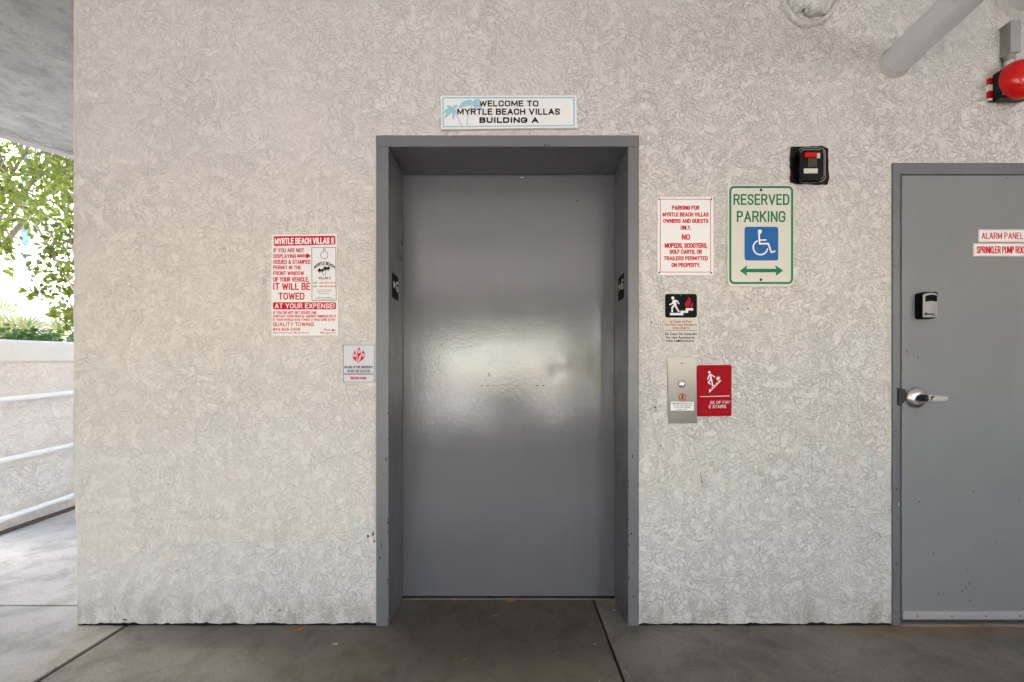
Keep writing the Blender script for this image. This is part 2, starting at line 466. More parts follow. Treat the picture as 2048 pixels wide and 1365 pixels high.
def paint(name, c, rough=0.28, ior=1.5, peel=1.0, streak=0.15, chips=0.0, big=0.0, fq=1.0):
    t = NT(name); v = t.coord()
    n1 = t.noise(v, 3.5, 5, 0.6)
    cc = t.mix(n1, tuple(x*0.90 for x in c), tuple(x*1.10 for x in c))
    vs = t.coord(scale=(40, 40, 1.3))
    st = t.ramp(t.noise(vs, 1.0, 3, 0.55), 0.45, 0.8, 0, streak)
    cc = t.mix(st, cc, tuple(min(x*1.5, 1) for x in c))
    if chips:
        ch = t.ramp(t.noise(t.warp(v, 18, 0.03), 16, 4, 0.75), 0.71, 0.75, 0, chips)
        cc = t.mix(ch, cc, tuple(x*0.3 for x in c))
    t.color(cc); t.set(rough, ior=ior)
    rr = t.ramp(t.noise(v, 6, 4, 0.6), 0.2, 0.8, rough*0.8, rough*1.25)
    t.link(rr, t.b.inputs["Roughness"])
    h = t.math('ADD', t.math('MULTIPLY', t.noise(v, 150*fq, 2, 0.5), 0.35), t.math('MULTIPLY', t.noise(v, 60*fq, 2, 0.5), 0.65))
    if big: h = t.math('ADD', h, t.math('MULTIPLY', t.noise(v, 4.0, 2, 0.5), big))
    t.bump(h, 0.0022*peel, 1.0)
    return t.m

M = {}
M['stucco'] = stucco("stucco", (0.664, 0.646, 0.622), (0.36, 0.325, 0.285), (0.615, 0.59, 0.56), amt=0.37, bump=0.0036)
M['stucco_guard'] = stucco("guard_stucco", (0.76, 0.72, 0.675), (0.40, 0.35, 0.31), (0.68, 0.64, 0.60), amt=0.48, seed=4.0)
M['coping'] = simple("coping_render", (0.70, 0.68, 0.65), 0.85, var=0.1, scale=60, bump=0.002)
M['door_gloss'] = paint("elevator_door_paint", (0.130, 0.129, 0.142), 0.15, 1.72, 0.22, 0.10, 0.0, 1.0, 1.4)
M['frame_paint'] = paint("frame_paint", (0.136, 0.137, 0.153), 0.36, 1.5, 0.4, 0.08, 0.25)
M['door_matte'] = paint("service_door_paint", (0.20, 0.203, 0.214), 0.5, 1.45, 0.4, 0.05, 0.55)
M['chip'] = simple("bare_chip", (0.025, 0.023, 0.022), 0.8)
M['chip_light'] = simple("light_chip", (0.55, 0.55, 0.55), 0.7)
M['floor_mid'] = concrete("floor_stained_shaded", (0.31, 0.295, 0.272), (0.39, 0.372, 0.35), broom=R(-38), stain_shade_at=(((-0.05, -0.16, 1.25, 0.62), (0.150, 0.131, 0.110)), ((-0.9, 0.03, 0.95, 0.24), (0.15, 0.138, 0.122)), ((0.02, 0.05, 0.75, 0.42), (0.088, 0.072, 0.057))))  # brown stains; narrow ellipse at the wall puts its shade into the colour too
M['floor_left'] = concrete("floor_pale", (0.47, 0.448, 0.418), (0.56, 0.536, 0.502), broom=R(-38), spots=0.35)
M['floor_right'] = concrete("floor_brown", (0.170, 0.153, 0.134), (0.245, 0.228, 0.205), broom=R(30), stain_shade_at=(((1.85, 0.0, 0.55, 0.12), (0.22, 0.16, 0.11)),))
M['ramp'] = concrete("ramp_concrete", (0.53, 0.50, 0.462), (0.62, 0.588, 0.548), broom=R(70), spots=0.4)
M['joint'] = simple("joint_dirt", (0.018, 0.015, 0.012), 0.95, var=0.5, scale=80)
M['ceiling'] = concrete("ceiling_concrete", (0.33, 0.322, 0.308), (0.42, 0.41, 0.395), broom=None, spots=0.3, scale=1.6)
M['ceiling_white'] = simple("ceiling_white", (0.84, 0.835, 0.83), 0.9, var=0.05, scale=4)
M['drip_edge'] = simple("drip_edge", (0.36, 0.335, 0.32), 0.85, var=0.12, scale=30)
M['ground'] = concrete("ground_asphalt", (0.38, 0.375, 0.365), (0.46, 0.455, 0.445), spots=0.3, scale=0.3)
M['soil'] = simple("bed_soil", (0.10, 0.075, 0.05), 0.95, var=0.4, scale=12)
M['white_plate'] = simple("sign_white", (0.78, 0.78, 0.78), 0.42, var=0.025, scale=8)
M['white_plate_dirty'] = simple("sign_white_weathered", (0.73, 0.735, 0.74), 0.42, var=0.04, scale=10)
M['cream_plate'] = simple("sign_cream", (0.61, 0.61, 0.55), 0.40, var=0.035, scale=7)
M['silver_plate'] = simple("sign_silver", (0.50, 0.505, 0.545), 0.38, metal=0.15, var=0.04, scale=10)
M['grey_plate'] = simple("sign_grey", (0.60, 0.575, 0.54), 0.5, var=0.05, scale=20)
M['red_ink'] = simple("red_ink", (0.56, 0.012, 0.035), 0.45, var=0.05, spec=0.08)
M['red_plate'] = simple("red_plastic", (0.33, 0.003, 0.010), 0.55, var=0.05, scale=10, spec=0.08)
M['black_ink'] = simple("black_ink", (0.006, 0.006, 0.007), 0.6, spec=0.08)
M['grey_ink'] = simple("grey_ink", (0.09, 0.09, 0.11), 0.5, spec=0.08)
M['green_ink'] = simple("green_ink", (0.018, 0.185, 0.095), 0.42, var=0.06, spec=0.08)
M['blue_ink'] = simple("blue_ink", (0.022, 0.125, 0.36), 0.4, var=0.06, scale=6, spec=0.08)
M['cyan_ink'] = simple("pale_blue_ink", (0.33, 0.56, 0.66), 0.45, var=0.05, spec=0.08)
M['white_ink'] = simple("white_ink", (0.74, 0.74, 0.76), 0.45, spec=0.08)
M['braille'] = simple("red_braille", (0.42, 0.03, 0.035), 0.4)
M['black_gloss'] = simple("black_gloss_paint", (0.005, 0.0045, 0.0045), 0.25, var=0.3, scale=40, bump=0.0012, spec=0.22)
M['black_plastic'] = simple("black_plastic", (0.005, 0.005, 0.006), 0.65, var=0.2, bump=0.0006, spec=0.08)
M['red_gloss'] = simple("red_enamel", (0.56, 0.003, 0.003), 0.10, var=0.04, spec=0.45)
M['worn_metal'] = simple("worn_edge_metal", (0.42, 0.40, 0.375), 0.45, metal=0.2, var=0.3)
M['pipe'] = simple("pipe_paint", (0.66, 0.66, 0.685), 0.38, spec=0.4, var=0.08, scale=9, bump=0.0006, dirt=(0.40, 0.40, 0.42))
M['pvc'] = simple("conduit_grey", (0.25, 0.245, 0.23), 0.5, var=0.06)
M['foam'] = simple("plaster_foam", (0.60, 0.59, 0.55), 0.85, var=0.12, scale=25, bump=0.004)
M['steel'] = simple("stainless_steel", (0.118, 0.110, 0.103), 0.30, metal=1.0, var=0.05, scale=6)
M['chrome'] = simple("satin_chrome", (0.62, 0.61, 0.60), 0.24, metal=1.0, var=0.08)
M['alu'] = simple("aluminium", (0.66, 0.66, 0.70), 0.42, metal=0.75, var=0.08, scale=30)
M['dark_steel'] = simple("dark_steel", (0.045, 0.043, 0.045), 0.45, metal=0.6, var=0.3)
M['lever'] = simple("worn_lever", (0.66, 0.65, 0.64), 0.4, metal=0.6, var=0.2, scale=120)
M['screw'] = simple("screw_rust", (0.16, 0.12, 0.09), 0.6, metal=0.5, var=0.4, scale=200)
M['rail'] = simple("rail_white_paint", (0.82, 0.82, 0.82), 0.35, var=0.03)
M['rubber'] = simple("rubber", (0.05, 0.053, 0.065), 0.7)
M['building'] = simple("white_render", (0.72, 0.71, 0.69), 0.8, var=0.03, scale=3)
M['blue_glass'] = simple("blue_glazing", (0.12, 0.20, 0.38), 0.12, var=0.15, scale=2, spec=0.6)
M['leaf_dry'] = simple("dry_leaf", (0.33, 0.14, 0.045), 0.7, var=0.35, scale=120)
M['seed'] = simple("pale_chip", (0.55, 0.45, 0.34), 0.7, var=0.3, scale=200)
M['bark'] = simple("bark", (0.20, 0.16, 0.12), 0.9, var=0.35, scale=25, bump=0.01)
M['tyre'] = simple("tyre", (0.015, 0.015, 0.016), 0.8)
M['car_paint'] = simple("car_paint", (0.030, 0.032, 0.038), 0.25, var=0.05)
M['car_glass'] = simple("car_glass", (0.012, 0.014, 0.016), 0.08)
M['tail'] = simple("tail_lamp", (0.35, 0.01, 0.01), 0.2)

def leafmat(name, c, c2, trans=0.4):
    t = NT(name)
    oi = t.n("ShaderNodeNewGeometry")
    col = t.mix(oi.outputs["Random Per Island"], c, c2)
    t.color(col); t.set(0.5, spec=0.35)
    tr = t.n("ShaderNodeBsdfTranslucent"); t.link(t.mix(0.5, col, (c2[0]*1.5, c2[1]*1.5, c2[2])), tr.inputs["Color"])
    mx = t.n("ShaderNodeMixShader"); mx.inputs[0].default_value = trans
    t.link(t.b.outputs[0], mx.inputs[1]); t.link(tr.outputs[0], mx.inputs[2])
    t.link(mx.outputs[0], t.t.nodes["Material Output"].inputs["Surface"])
    return t.m
M['leaf'] = leafmat("tree_leaf", (0.026, 0.052, 0.006), (0.15, 0.175, 0.020), 0.45)
M['shrub'] = leafmat("shrub_leaf", (0.014, 0.042, 0.010), (0.06, 0.11, 0.02), 0.3)
M['palm'] = leafmat("palm_leaf", (0.16, 0.18, 0.07), (0.30, 0.30, 0.15), 0.4)

# ------------------------------------------------------------------ ground and floor
CEIL = 2.95
WL = at(142, 700).x           # left end of the stucco wall
JL, JR = -1.722, 0.405        # floor joints

def pslab(mb, pts, z1, z0, mi):
    n = len(pts)
    mb.face([(x, y, z1) for x, y in pts], mi)
    for i in range(n):
        j = (i+1) % n
        mb.face([(pts[i][0], pts[i][1], z0), (pts[j][0], pts[j][1], z0), (pts[j][0], pts[j][1], z1), (pts[i][0], pts[i][1], z1)], mi)

g = MB()
g.face([(-900, -900, -0.16), (900, -900, -0.16), (900, 900, -0.16), (-900, 900, -0.16)])
tag(g.build("ground", M['ground']), kind='structure')

f = MB()
J = 0.012; K = 0.008
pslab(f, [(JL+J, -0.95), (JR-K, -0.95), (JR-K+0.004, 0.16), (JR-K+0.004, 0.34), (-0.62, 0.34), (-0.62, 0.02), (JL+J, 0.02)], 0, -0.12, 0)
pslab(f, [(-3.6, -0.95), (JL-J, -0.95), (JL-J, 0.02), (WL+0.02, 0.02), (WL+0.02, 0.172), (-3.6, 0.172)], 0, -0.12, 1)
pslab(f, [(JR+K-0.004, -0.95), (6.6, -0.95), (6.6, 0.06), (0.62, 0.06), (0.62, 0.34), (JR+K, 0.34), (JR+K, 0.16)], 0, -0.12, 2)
pslab(f, [(-3.6, -7.2), (JR-K, -7.2), (JR-K, -0.965), (-3.6, -0.965)], 0, -0.12, 1)
pslab(f, [(JR+K, -7.2), (6.6, -7.2), (6.6, -0.965), (JR+K, -0.965)], 0, -0.12, 1)
f.face([(-3.6, -7.2, -0.009), (6.6, -7.2, -0.009), (6.6, 0.5, -0.009), (-3.6, 0.5, -0.009)], 3)
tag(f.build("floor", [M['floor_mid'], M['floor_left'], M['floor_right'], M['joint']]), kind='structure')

p_ = MB(); pslab(p_, [(-9.5, -0.6), (-3.61, -0.6), (-3.61, 0.98), (-9.5, 0.98)], -0.004, -0.15, 0)
tag(p_.build("path", M['ramp']), kind='structure')
SL = 0.062
def rz(y): return SL*(y-0.188)
r_ = MB()
n = 24
for i in range(n):
    y0 = 0.188 + (7.0-0.188)*i/n; y1 = 0.188 + (7.0-0.188)*(i+1)/n
    r_.face([(-3.56, y0, rz(y0)), (WL+0.05, y0, rz(y0)), (WL+0.05, y1, rz(y1)), (-3.56, y1, rz(y1))])
r_.face([(-3.56, 0.188, -0.12), (WL+0.05, 0.188, -0.12), (WL+0.05, 0.188, 0), (-3.56, 0.188, 0)])
tag(r_.build("ramp_path", M['ramp']), kind='structure')

# ------------------------------------------------------------------ ceiling slab
c = MB()
edge = [(-4.0, -7.0), (-4.0, 1.02), (-3.78, 1.31), (-3.55, 1.615), (-1.95, 3.70), (6.0, 3.70), (6.0, -7.0)]
n = len(edge)
c.face([(x, y, CEIL) for x, y in [(-4.0, -7.0), (-4.0, 1.02), (-3.78, 1.31), (-3.55, 1.615), (-1.95, 3.70), (-1.90, 3.70), (-1.90, -7.0)][::-1]])
c.face([(x, y, CEIL) for x, y in [(-1.90, -7.0), (-1.90, 3.70), (6.0, 3.70), (6.0, -7.0)][::-1]], 2)
c.face([(x, y, CEIL+0.35) for x, y in edge])
for i in range(n):
    j = (i+1) % n
    c.face([(*edge[i], CEIL+0.35), (*edge[j], CEIL+0.35), (*edge[j], CEIL), (*edge[i], CEIL)])
# drip lip along the slanted slab edge
def lip(p, q, w=0.10, h=0.020):
    d = Vector((q[0]-p[0], q[1]-p[1], 0)).normalized(); nrm = Vector((-d.y, d.x, 0))
    a = Vector((*p, CEIL)); b = Vector((*q, CEIL))
    o = [a, b, b + nrm*w, a + nrm*w]
    lo = [x - Vector((0, 0, h)) for x in o]
    v = [x - Vector((0, 0, 0.002)) for x in o] + lo
    c.add(v, [(4, 5, 6, 7), (0, 1, 5, 4), (1, 2, 6, 5), (2, 3, 7, 6), (3, 0, 4, 7)], 3)
lip((-3.98, 1.04), (-3.55, 1.615)); lip((-3.55, 1.615), (-1.97, 3.68))
tag(c.build("ceiling", [M['ceiling'], M['coping'], M['ceiling_white'], M['drip_edge']]), kind='structure')

# ------------------------------------------------------------------ stucco wall
W = MB()
FX0, FX1 = at(752, 0, -.012).x, at(1278, 0, -.012).x
FZ = at(0, 271, -.014).z
DX0, DZ = at(1786, 0, -.008).x, at(0, 326, -.008).z
DX1 = DX0 + 1.03
def patch(x0, x1, z0, z1, mi=0):
    W.face([(x0, 0, z0), (x1, 0, z0), (x1, 0, z1), (x0, 0, z1)], mi)
def skirt(x0, x1, ztop=0.12):
    """bottom strip of the render coat with a ragged lower edge"""
    n = max(2, int((x1-x0)/0.012))
    xs = [x0 + (x1-x0)*i/n for i in range(n+1)]
    zb = [0.005 + 0.012*abs(noise.noise(Vector((x*9, 3.3, 0)))) + 0.011*max(0, noise.noise(Vector((x*40, 1.2, 0)))) for x in xs]
    yb = [0.0015*noise.noise(Vector((x*30, 7, 0))) for x in xs]
    for i in range(n):
        W.face([(xs[i], yb[i], zb[i]), (xs[i+1], yb[i+1], zb[i+1]), (xs[i+1], 0, ztop), (xs[i], 0, ztop)])
        W.face([(xs[i], 0.03, zb[i]), (xs[i+1], 0.03, zb[i+1]), (xs[i+1], yb[i+1], zb[i+1]), (xs[i], yb[i], zb[i])])
HX0, HX1, HZ = FX0+0.02, FX1-0.02, FZ-0.02
C0 = WL + 0.04
TOP = CEIL + 0.02
skirt(C0, HX0); skirt(HX1, DX0+0.01)
patch(C0, HX0, 0.12, TOP)
patch(HX0, HX1, HZ, TOP); patch(HX1, DX0+0.01, 0.12, TOP)
patch(DX0+0.01, DX1-0.01, DZ-0.01, TOP); patch(DX1-0.01, 6.7, 0.004, TOP)
# rounded and slightly wavy left corner, then the side face along the passage
nz = 70
prev = None
for k in range(nz+1):
    z = 0.006 + (TOP-0.006)*k/nz
    wob = 0.003*noise.noise(Vector((0, 5, z*6))) + 0.0015*noise.noise(Vector((2, 5, z*25)))
    kick = 0.0
    if z < 0.62: kick = 0.016*min(1, (0.62-z)/0.25)
    row = [Vector((C0, 0, z))]
    rr = 0.02
    for a in range(7):
        t = R(15*a)
        row.append(Vector((WL + kick + wob + rr - rr*math.sin(t), rr - rr*math.cos(t), z)))
    row.append(Vector((WL + kick + wob, 0.3, z))); row.append(Vector((WL + kick, 4.2, z)))
    if prev:
        for i in range(len(row)-1):
            W.face([prev[i+1], prev[i], row[i], row[i+1]], 0, True)
    prev = row
W.box(WL+0.03, 6.6, 4.0, 4.2, 0, TOP)
# dark gap behind the ragged foot of the render
W.face([(WL+0.03, 0.012, -0.01), (HX0, 0.012, -0.01), (HX0, 0.012, 0.03), (WL+0.03, 0.012, 0.03)], 1)
W.face([(HX1, 0.012, -0.01), (DX0+0.01, 0.012, -0.01), (DX0+0.01, 0.012, 0.03), (HX1, 0.012, 0.03)], 1)
def seam(x0, x1):
    n = int((x1-x0)/0.011); xs = [x0+(x1-x0)*i/n for i in range(n+1)]
    ys = [-(0.0015 + 0.007*max(0, noise.noise(Vector((x*6, 9, 2)))) + 0.006*max(0, noise.noise(Vector((x*31, 4, 2))))) for x in xs]
    for i in range(n):
        W.face([(xs[i], ys[i], 0.0012), (xs[i+1], ys[i+1], 0.0012), (xs[i+1], 0.014, 0.0012), (xs[i], 0.014, 0.0012)], 1)
seam(WL+0.03, FX0-0.001); seam(FX1+0.001, DX0)
# scuffs, plugged holes and knocks in the render
def blot(px, py, w, h, mi=1, n=9, seed=0, rot=0.0):
    rnd = random.Random(seed + px*13 + py)
    pts = []
    for i in range(n):
        t = 2*math.pi*i/n; q = 0.6 + 0.5*rnd.random()
        x, y = w/2*q*math.cos(t), h/2*q*math.sin(t)
        pts.append((px + x*math.cos(rot)-y*math.sin(rot), py + x*math.sin(rot)+y*math.cos(rot)))
    W.flat(ppts(pts, -0.0012), -0.0012, mi)
for a in ((1496, 618, 3.6, 3.6), (1539, 619, 4, 4), (736, 1073, 4, 9), (746, 1068, 4, 12), (748, 1083, 4, 7), (1321, 892, 3.5, 3.5),
          (1318, 963, 3, 5), (1311, 816, 3, 3), (1303, 645, 3, 4), (1532, 996, 3, 3), (540, 1222, 3, 4), (250, 1240, 12, 3), (560, 1222, 4, 3)):
    blot(*a)
blot(1402, 952, 1.6, 24, 2, rot=-0.25); blot(1404, 965, 1.6, 10, rot=-0.2); blot(1310, 815, 6, 4, 2); blot(1312, 821, 2.5, 9, 2)
wall = W.build("stucco_wall", [M['stucco'], M['chip'], simple("brown_knock", (0.22, 0.14, 0.09), 0.9)])
tag(wall, "cream swirl-textured stucco wall around the grey elevator doorway", "wall")

# ------------------------------------------------------------------ elevator doorway
ev = empty("elevator_doorway", (0, 0, 0))
tag(ev, "closed plain grey elevator door in a deep grey metal frame", "elevator door")
IX0, IX1 = at(777, 0, -.012).x, at(1256, 0, -.012).x
IZ = at(0, 294, -.012).z
def frame_chips(mb, x, y, zs, sx, rnd):
    for z in zs:
        h = rnd.uniform(0.004, 0.022); w = rnd.uniform(0.0015, 0.0045)
        pts = []
        for i in range(8):
            t = 2*math.pi*i/8; q = rnd.uniform(0.6, 1.1)
            pts.append((x + sx*w*0.6 + w*q*math.cos(t), z + h/2*q*math.sin(t)))
        mb.flat(pts, y-0.0007, 1 if rnd.random() < 0.93 else 2)
rnd = random.Random(3)
def jamb(x0, x1, inner):
    b = MB(); b.bbox(x0, x1, -.012, .245, 0.0025, IZ+0.0, 0.0022, 2)
    zs = [rnd.uniform(0.02, 0.75) for _ in range(11)] + [rnd.uniform(0.5, 1.2) for _ in range(4)]
    frame_chips(b, inner, -.012, zs, -1 if inner == x1 else 1, rnd)
    # knocks on the face and on the side of the jamb
    for _ in range(4):
        z = rnd.uniform(0.05, 0.8); x = rnd.uniform(x0+0.006, x1-0.006)
        frame_chips(b, x, -.012, [z], 0, rnd)
    o = b.build("jamb", [M['frame_paint'], M['chip'], M['chip_light']], ev)
    return o
jl = jamb(FX0, IX0, IX0); jr = jamb(IX1, FX1, IX1)
b = MB(); b.bbox(FX0, FX1, -.0145, .245, IZ, FZ, 0.0022, 2)
for px, py in ((908, 273), (1090, 292), (1098, 292), (860, 272)):
    p = at(px, py, -.0145); frame_chips(b, p.x, -.0145, [p.z], 0, rnd)
b.build("header", [M['frame_paint'], M['chip'], M['chip_light']], ev)
# access panel with key switch in the left jamb
b = MB()
b.bbox(IX0-0.001, IX0+0.0018, .165, .240, 1.70, 1.80, 0.0008, 1)
kp = b.build("access_panel", M['frame_paint'], ev)
b = MB(); b.lathe((IX0+0.0018, .222, 1.775), [(0.008, 0), (0.008, 0.003), (0.005, 0.004), (0.001, 0.004)], (1, 0, 0), 16)
b.build("key_switch", M['dark_steel'], kp)
b = MB(); b.box(IX0-0.0008, IX0+0.0006, .158, .244, 1.692, 1.6945)
b.build("seam", M['joint'], kp)
# door panel: grid with gentle dents so that the gloss breaks up
DY = 0.257
D = MB()
dx0, dx1, dz0, dz1 = IX0-0.03, IX1+0.03, 0.011, 2.16
NX, NZ = 60, 110
def dent(x, z):
    y = 0.0
    y += 0.0022*noise.noise(Vector((x*1.6, z*1.3, 4.0)))
    y += 0.0007*noise.noise(Vector((x*5, z*4, 9.0)))
    for cx, cz, r, a in ((0.22, 1.135, 0.035, 0.0016), (0.27, 1.19, 0.03, -0.0012), (-0.10, 1.22, 0.05, 0.0010)):
        q = ((x-cx)**2 + (z-cz)**2)/(r*r)
        y += a*math.exp(-q)
    return y
vs = []
for k in range(NZ+1):
    for i in range(NX+1):
        x = dx0 + (dx1-dx0)*i/NX; z = dz0 + (dz1-dz0)*k/NZ
        vs.append((x, DY + dent(x, z), z))
D.add(vs, [[k*(NX+1)+i, k*(NX+1)+i+1, (k+1)*(NX+1)+i+1, (k+1)*(NX+1)+i] for k in range(NZ) for i in range(NX)], 0, True)
D.face([(dx0, DY, dz0), (dx0, DY+.03, dz0), (dx1, DY+.03, dz0), (dx1, DY, dz0)])
D.face([(dx0, DY+.03, dz0), (dx0, DY+.03, dz1), (dx1, DY+.03, dz1), (dx1, DY+.03, dz0)])
def dmark(px, py, w, h, mi=1, seed=1):
    r2 = random.Random(seed+px); pts = []
    for i in range(8):
        t = 2*math.pi*i/8; q = r2.uniform(0.6, 1.1)
        pts.append((px + w/2*q*math.cos(t), py + h/2*q*math.sin(t)))
    zz = ppts(pts, DY-0.0035)
    D.flat(zz, DY-0.0035, mi)
for a in ((1155, 402, 5, 5), (964, 772, 5, 1.8), (975, 772, 6, 1.6), (986, 772.5, 4, 1.6), (1074, 771.5, 8, 2), (1087, 771.5, 7, 2), (978, 750, 1.6, 12),
          (971, 760, 1.4, 5), (1083, 752, 2.2, 2.2), (1068, 755, 1.8, 1.8), (808, 1138, 3, 3), (1048, 347, 9, 1.5)):
    dmark(*a)
dmark(1044, 355, 8, 1.6, 2)
D.build("door_panel", [M['door_gloss'], M['chip'], M['chip_light']], ev)
b = MB(); b.box(IX0+0.001, IX1-0.001, .236, .330, 0.0005, 0.0055)
b.box(IX0+0.001, IX1-0.001, .249, .256, 0.0052, 0.0058, 1)
b.build("sill", [simple("sill_metal", (0.22, 0.20, 0.18), 0.5, metal=0.6, var=0.4, scale=40), M['joint']], ev)
b = MB()   # shaft behind the landing door
b.box(IX0-0.3, IX1+0.3, .40, .42, -0.1, 2.5)
b.box(HX0-0.02, HX0+0.0, .02, .42, -0.1, 2.5); b.box(HX1, HX1+0.02, .02, .42, -0.1, 2.5); b.box(HX0, HX1, .02, .42, HZ, HZ+0.02)
b.build("shaft_lining", M['chip'], ev)

# floor-designation plates on the jamb sides (star and letter G)
def jamb_plate(x, sgn, y0, y1, z0, z1, label):
    root = MB(); xa, xb = sorted((x, x + sgn*0.0015))
    root.box(xa, xb, y0, y1, z0, z1)
    o = root.build("floor_marker", M['black_plastic'])
    tag(o, label, "sign", "black floor markers on the elevator jambs")
    ink = MB(); xi = x + sgn*0.0022
    w = y1-y0; yc = (y0+y1)/2
    # star nearer the camera on the left plate, nearer the door on the right one, as printed left to right
    def P(u, v):   # u left-right as read, v up
        yy = y0 + w*u if sgn > 0 else y1 - w*u
        return Vector((xi, yy, z0 + (z1-z0)*v))
    st = []
    for i in range(10):
        rr = 0.27 if i % 2 == 0 else 0.11
        t = R(90 + 36*i)
        st.append((0.30 + rr*math.cos(t), 0.57 + rr*0.72*math.sin(t)))
    ink.add([P(u, v) for u, v in st] + [P(0.30, 0.57)], [[i, (i+1) % 10, 10] for i in range(10)])
    gv, gf = glyphs("G", 0.03)
    ax = min(q[0] for q in gv); bx = max(q[0] for q in gv); ay = min(q[1] for q in gv); by = max(q[1] for q in gv)
    ink.add([P(0.58 + 0.40*(a-ax)/(bx-ax), 0.36 + 0.44*(c_-ay)/(by-ay)) for a, c_ in gv], gf)
    ink.build("lettering", M['white_ink'], o)
jamb_plate(IX0, 1, .046, .152, 1.475, 1.588, "black star and G plate inside the left elevator jamb")
jamb_plate(IX1, -1, .060, .164, 1.475, 1.588, "black star and G plate inside the right elevator jamb")

# ------------------------------------------------------------------ signs
def screw(parent, px, py, Y, r=0.0045, mat='screw'):
    p = at(px, py, Y)
    b = MB(); b.lathe((p.x, Y+0.001, p.z), [(r, 0), (r, 0.0015), (r*0.7, 0.0028), (0.0003, 0.003)], (0, -1, 0), 12)
    b.box(p.x-r*0.7, p.x+r*0.7, Y-0.0024, Y-0.0018, p.z-r*0.12, p.z+r*0.12, 1)
    return b.build("screw", [M[mat], M['chip']], parent)

def sign(name, outline, Y0, Y1, mat, label, cat="sign", group=None):
    """outline (x,z) plate standing from Y1 (back) to Y0 (front)"""
    m = MB(); m.prism(outline, Y0, Y1)
    o = m.build(name, mat); tag(o, label, cat, group); return o

# welcome board
Y = -0.016
s = sign("welcome_sign", ppts([(881, 192), (1153, 191), (1154, 256), (882, 259)], Y), Y, 0.0005, M['white_plate'],
         "long white welcome sign with pale blue palms above the elevator door")
I = Ink(Y-0.0005)
c4 = [(884.5, 194.5), (1149.5, 194), (1150, 253), (885, 255.5)]
def quadring(I, q, w, mi=0):
    (a, b_, c_, d) = q
    inn = [(a[0]+w, a[1]+w), (b_[0]-w, b_[1]+w), (c_[0]-w, c_[1]-w), (d[0]+w, d[1]-w)]
    for i in range(4):
        j = (i+1) % 4
        I.poly([q[i], q[j], inn[j], inn[i]], mi)
quadring(I, c4, 3.0)
I.build("border", M['cyan_ink'], s)
I = Ink(Y-0.0008)
for tip, w, bd in (((892.5, 212), 5.5, 2), ((888, 226), 6.5, 2.5), ((889.5, 237), 7, 1.5), ((906.5, 240), 5, -1), ((915.5, 211), 6, -2), ((914, 227), 4.5, -1.5), ((894, 220), 7, 2)):
    I.frond((905, 220.5), tip, w, bd)
for tip, w, bd in (((934.5, 200), 5, 1.5), ((918, 216), 11, 5), ((958, 198.5), 8, -1), ((963, 216), 10, -2.5), ((952, 219), 5, -1), ((925, 207), 8, 3), ((956, 208), 9, -1)):
    I.frond((946, 208.5), tip, w, bd)
I.stroke([(905, 221), (911, 227), (918, 240), (924, 253)], 1.5, 0, 1.8)
I.stroke([(945, 210), (940, 218), (936, 234), (933.5, 253)], 1.5, 0, 1.9)
I.build("palm_trees", M['cyan_ink'], s)
I = Ink(Y-0.0012)
I.text("WELCOME TO", 958.5, 201.5, 1077, 213.5, 0.028)
I.text("MYRTLE BEACH VILLAS", 914.5, 217.5, 1120, 230.2, 0.028)
I.text("BUILDING A", 958.8, 235, 1077, 246.5, 0.050)
I.build("lettering", M['black_ink'], s)

# towing notice
Y = -0.004
tow = sign("towing_notice", ppts([(543.5, 470), (600, 470), (674, 467.5), (673.5, 540), (677, 620), (676, 671), (543.5, 672.5), (542.5, 560)], Y), Y, 0.0005, M['white_plate_dirty'],
           "tall white towing notice with red lettering left of the elevator")
I = Ink(Y-0.0005)
I.poly([(547, 475), (549, 473), (668, 472), (670.5, 474), (671, 487.5), (669, 489.5), (550, 492.5), (547.5, 490.5)]); I.build("title_banner", M['red_ink'], tow)
I = Ink(Y-0.0005); I.rr(546, 605, 672, 619.3, 3); I.build("lower_banner", M['red_ink'], tow)
I = Ink(Y-0.0005)
I.poly([(594.5, 509.5), (613, 509.5), (613, 506.8), (622.3, 512.3), (613, 517.8), (613, 515.2), (594.5, 515.2)]); I.build("arrow", M['red_ink'], tow)
I = Ink(Y-0.0005)
I.text("IF YOU ARE NOT", 546.8, 497, 608, 505.2, 0.018); I.text("DISPLAYING", 546.8, 508.8, 592, 517, 0.018)
I.text("ISSUED & STAMPED", 546.8, 520, 621, 528.5, 0.018); I.text("PERMIT IN THE", 546.6, 531.5, 602, 539.5, 0.018)
I.text("FRONT WINDOW", 546.6, 543, 608, 551, 0.018); I.text("OF YOUR VEHICLE,", 546.4, 554.5, 618, 564, 0.018)
I.text("IT WILL BE", 546, 566.2, 620.5, 580.5, 0.016); I.text("TOWED", 557, 585.8, 609, 600, 0.016)
I.text("IF YOU DID NOT GET ISSUED ONE,", 546, 623, 634.5, 628.6, 0.02)
I.text("CONTACT YOUR RENTAL AGENCY IMMEDIATELY!", 546, 630.2, 672, 635.5, 0.02)
I.text("IF YOUR VEHICLE WAS TOWED, IT WAS DONE SO BY", 546, 637.5, 671, 642.2, 0.02)
I.text("QUALITY TOWING", 546, 645, 627.3, 653, 0.014); I.text("843-626-5309", 546, 656, 600, 662, 0.016)
I.text("1657 Plaza Place, Myrtle Beach", 546, 664, 619, 668.5, 0.008)
I.text("Thank You", 647, 657.5, 672, 662.8, 0.004); I.text("Management", 641, 664, 672.3, 669, 0.004)
I.text("MUST BE FILLED IN", 639, 564.5, 671, 567.8, 0.006); I.text("MUST BE FILLED IN", 639, 571.3, 671, 575, 0.006)
I.build("red_lettering", M['red_ink'], tow)
I = Ink(Y-0.0010)
I.text("MYRTLE BEACH VILLAS II", 549.5, 476, 668, 488.6, 0.018, rot=-0.012)
I.build("title_lettering", M['white_ink'], tow); I = Ink(Y-0.0010)
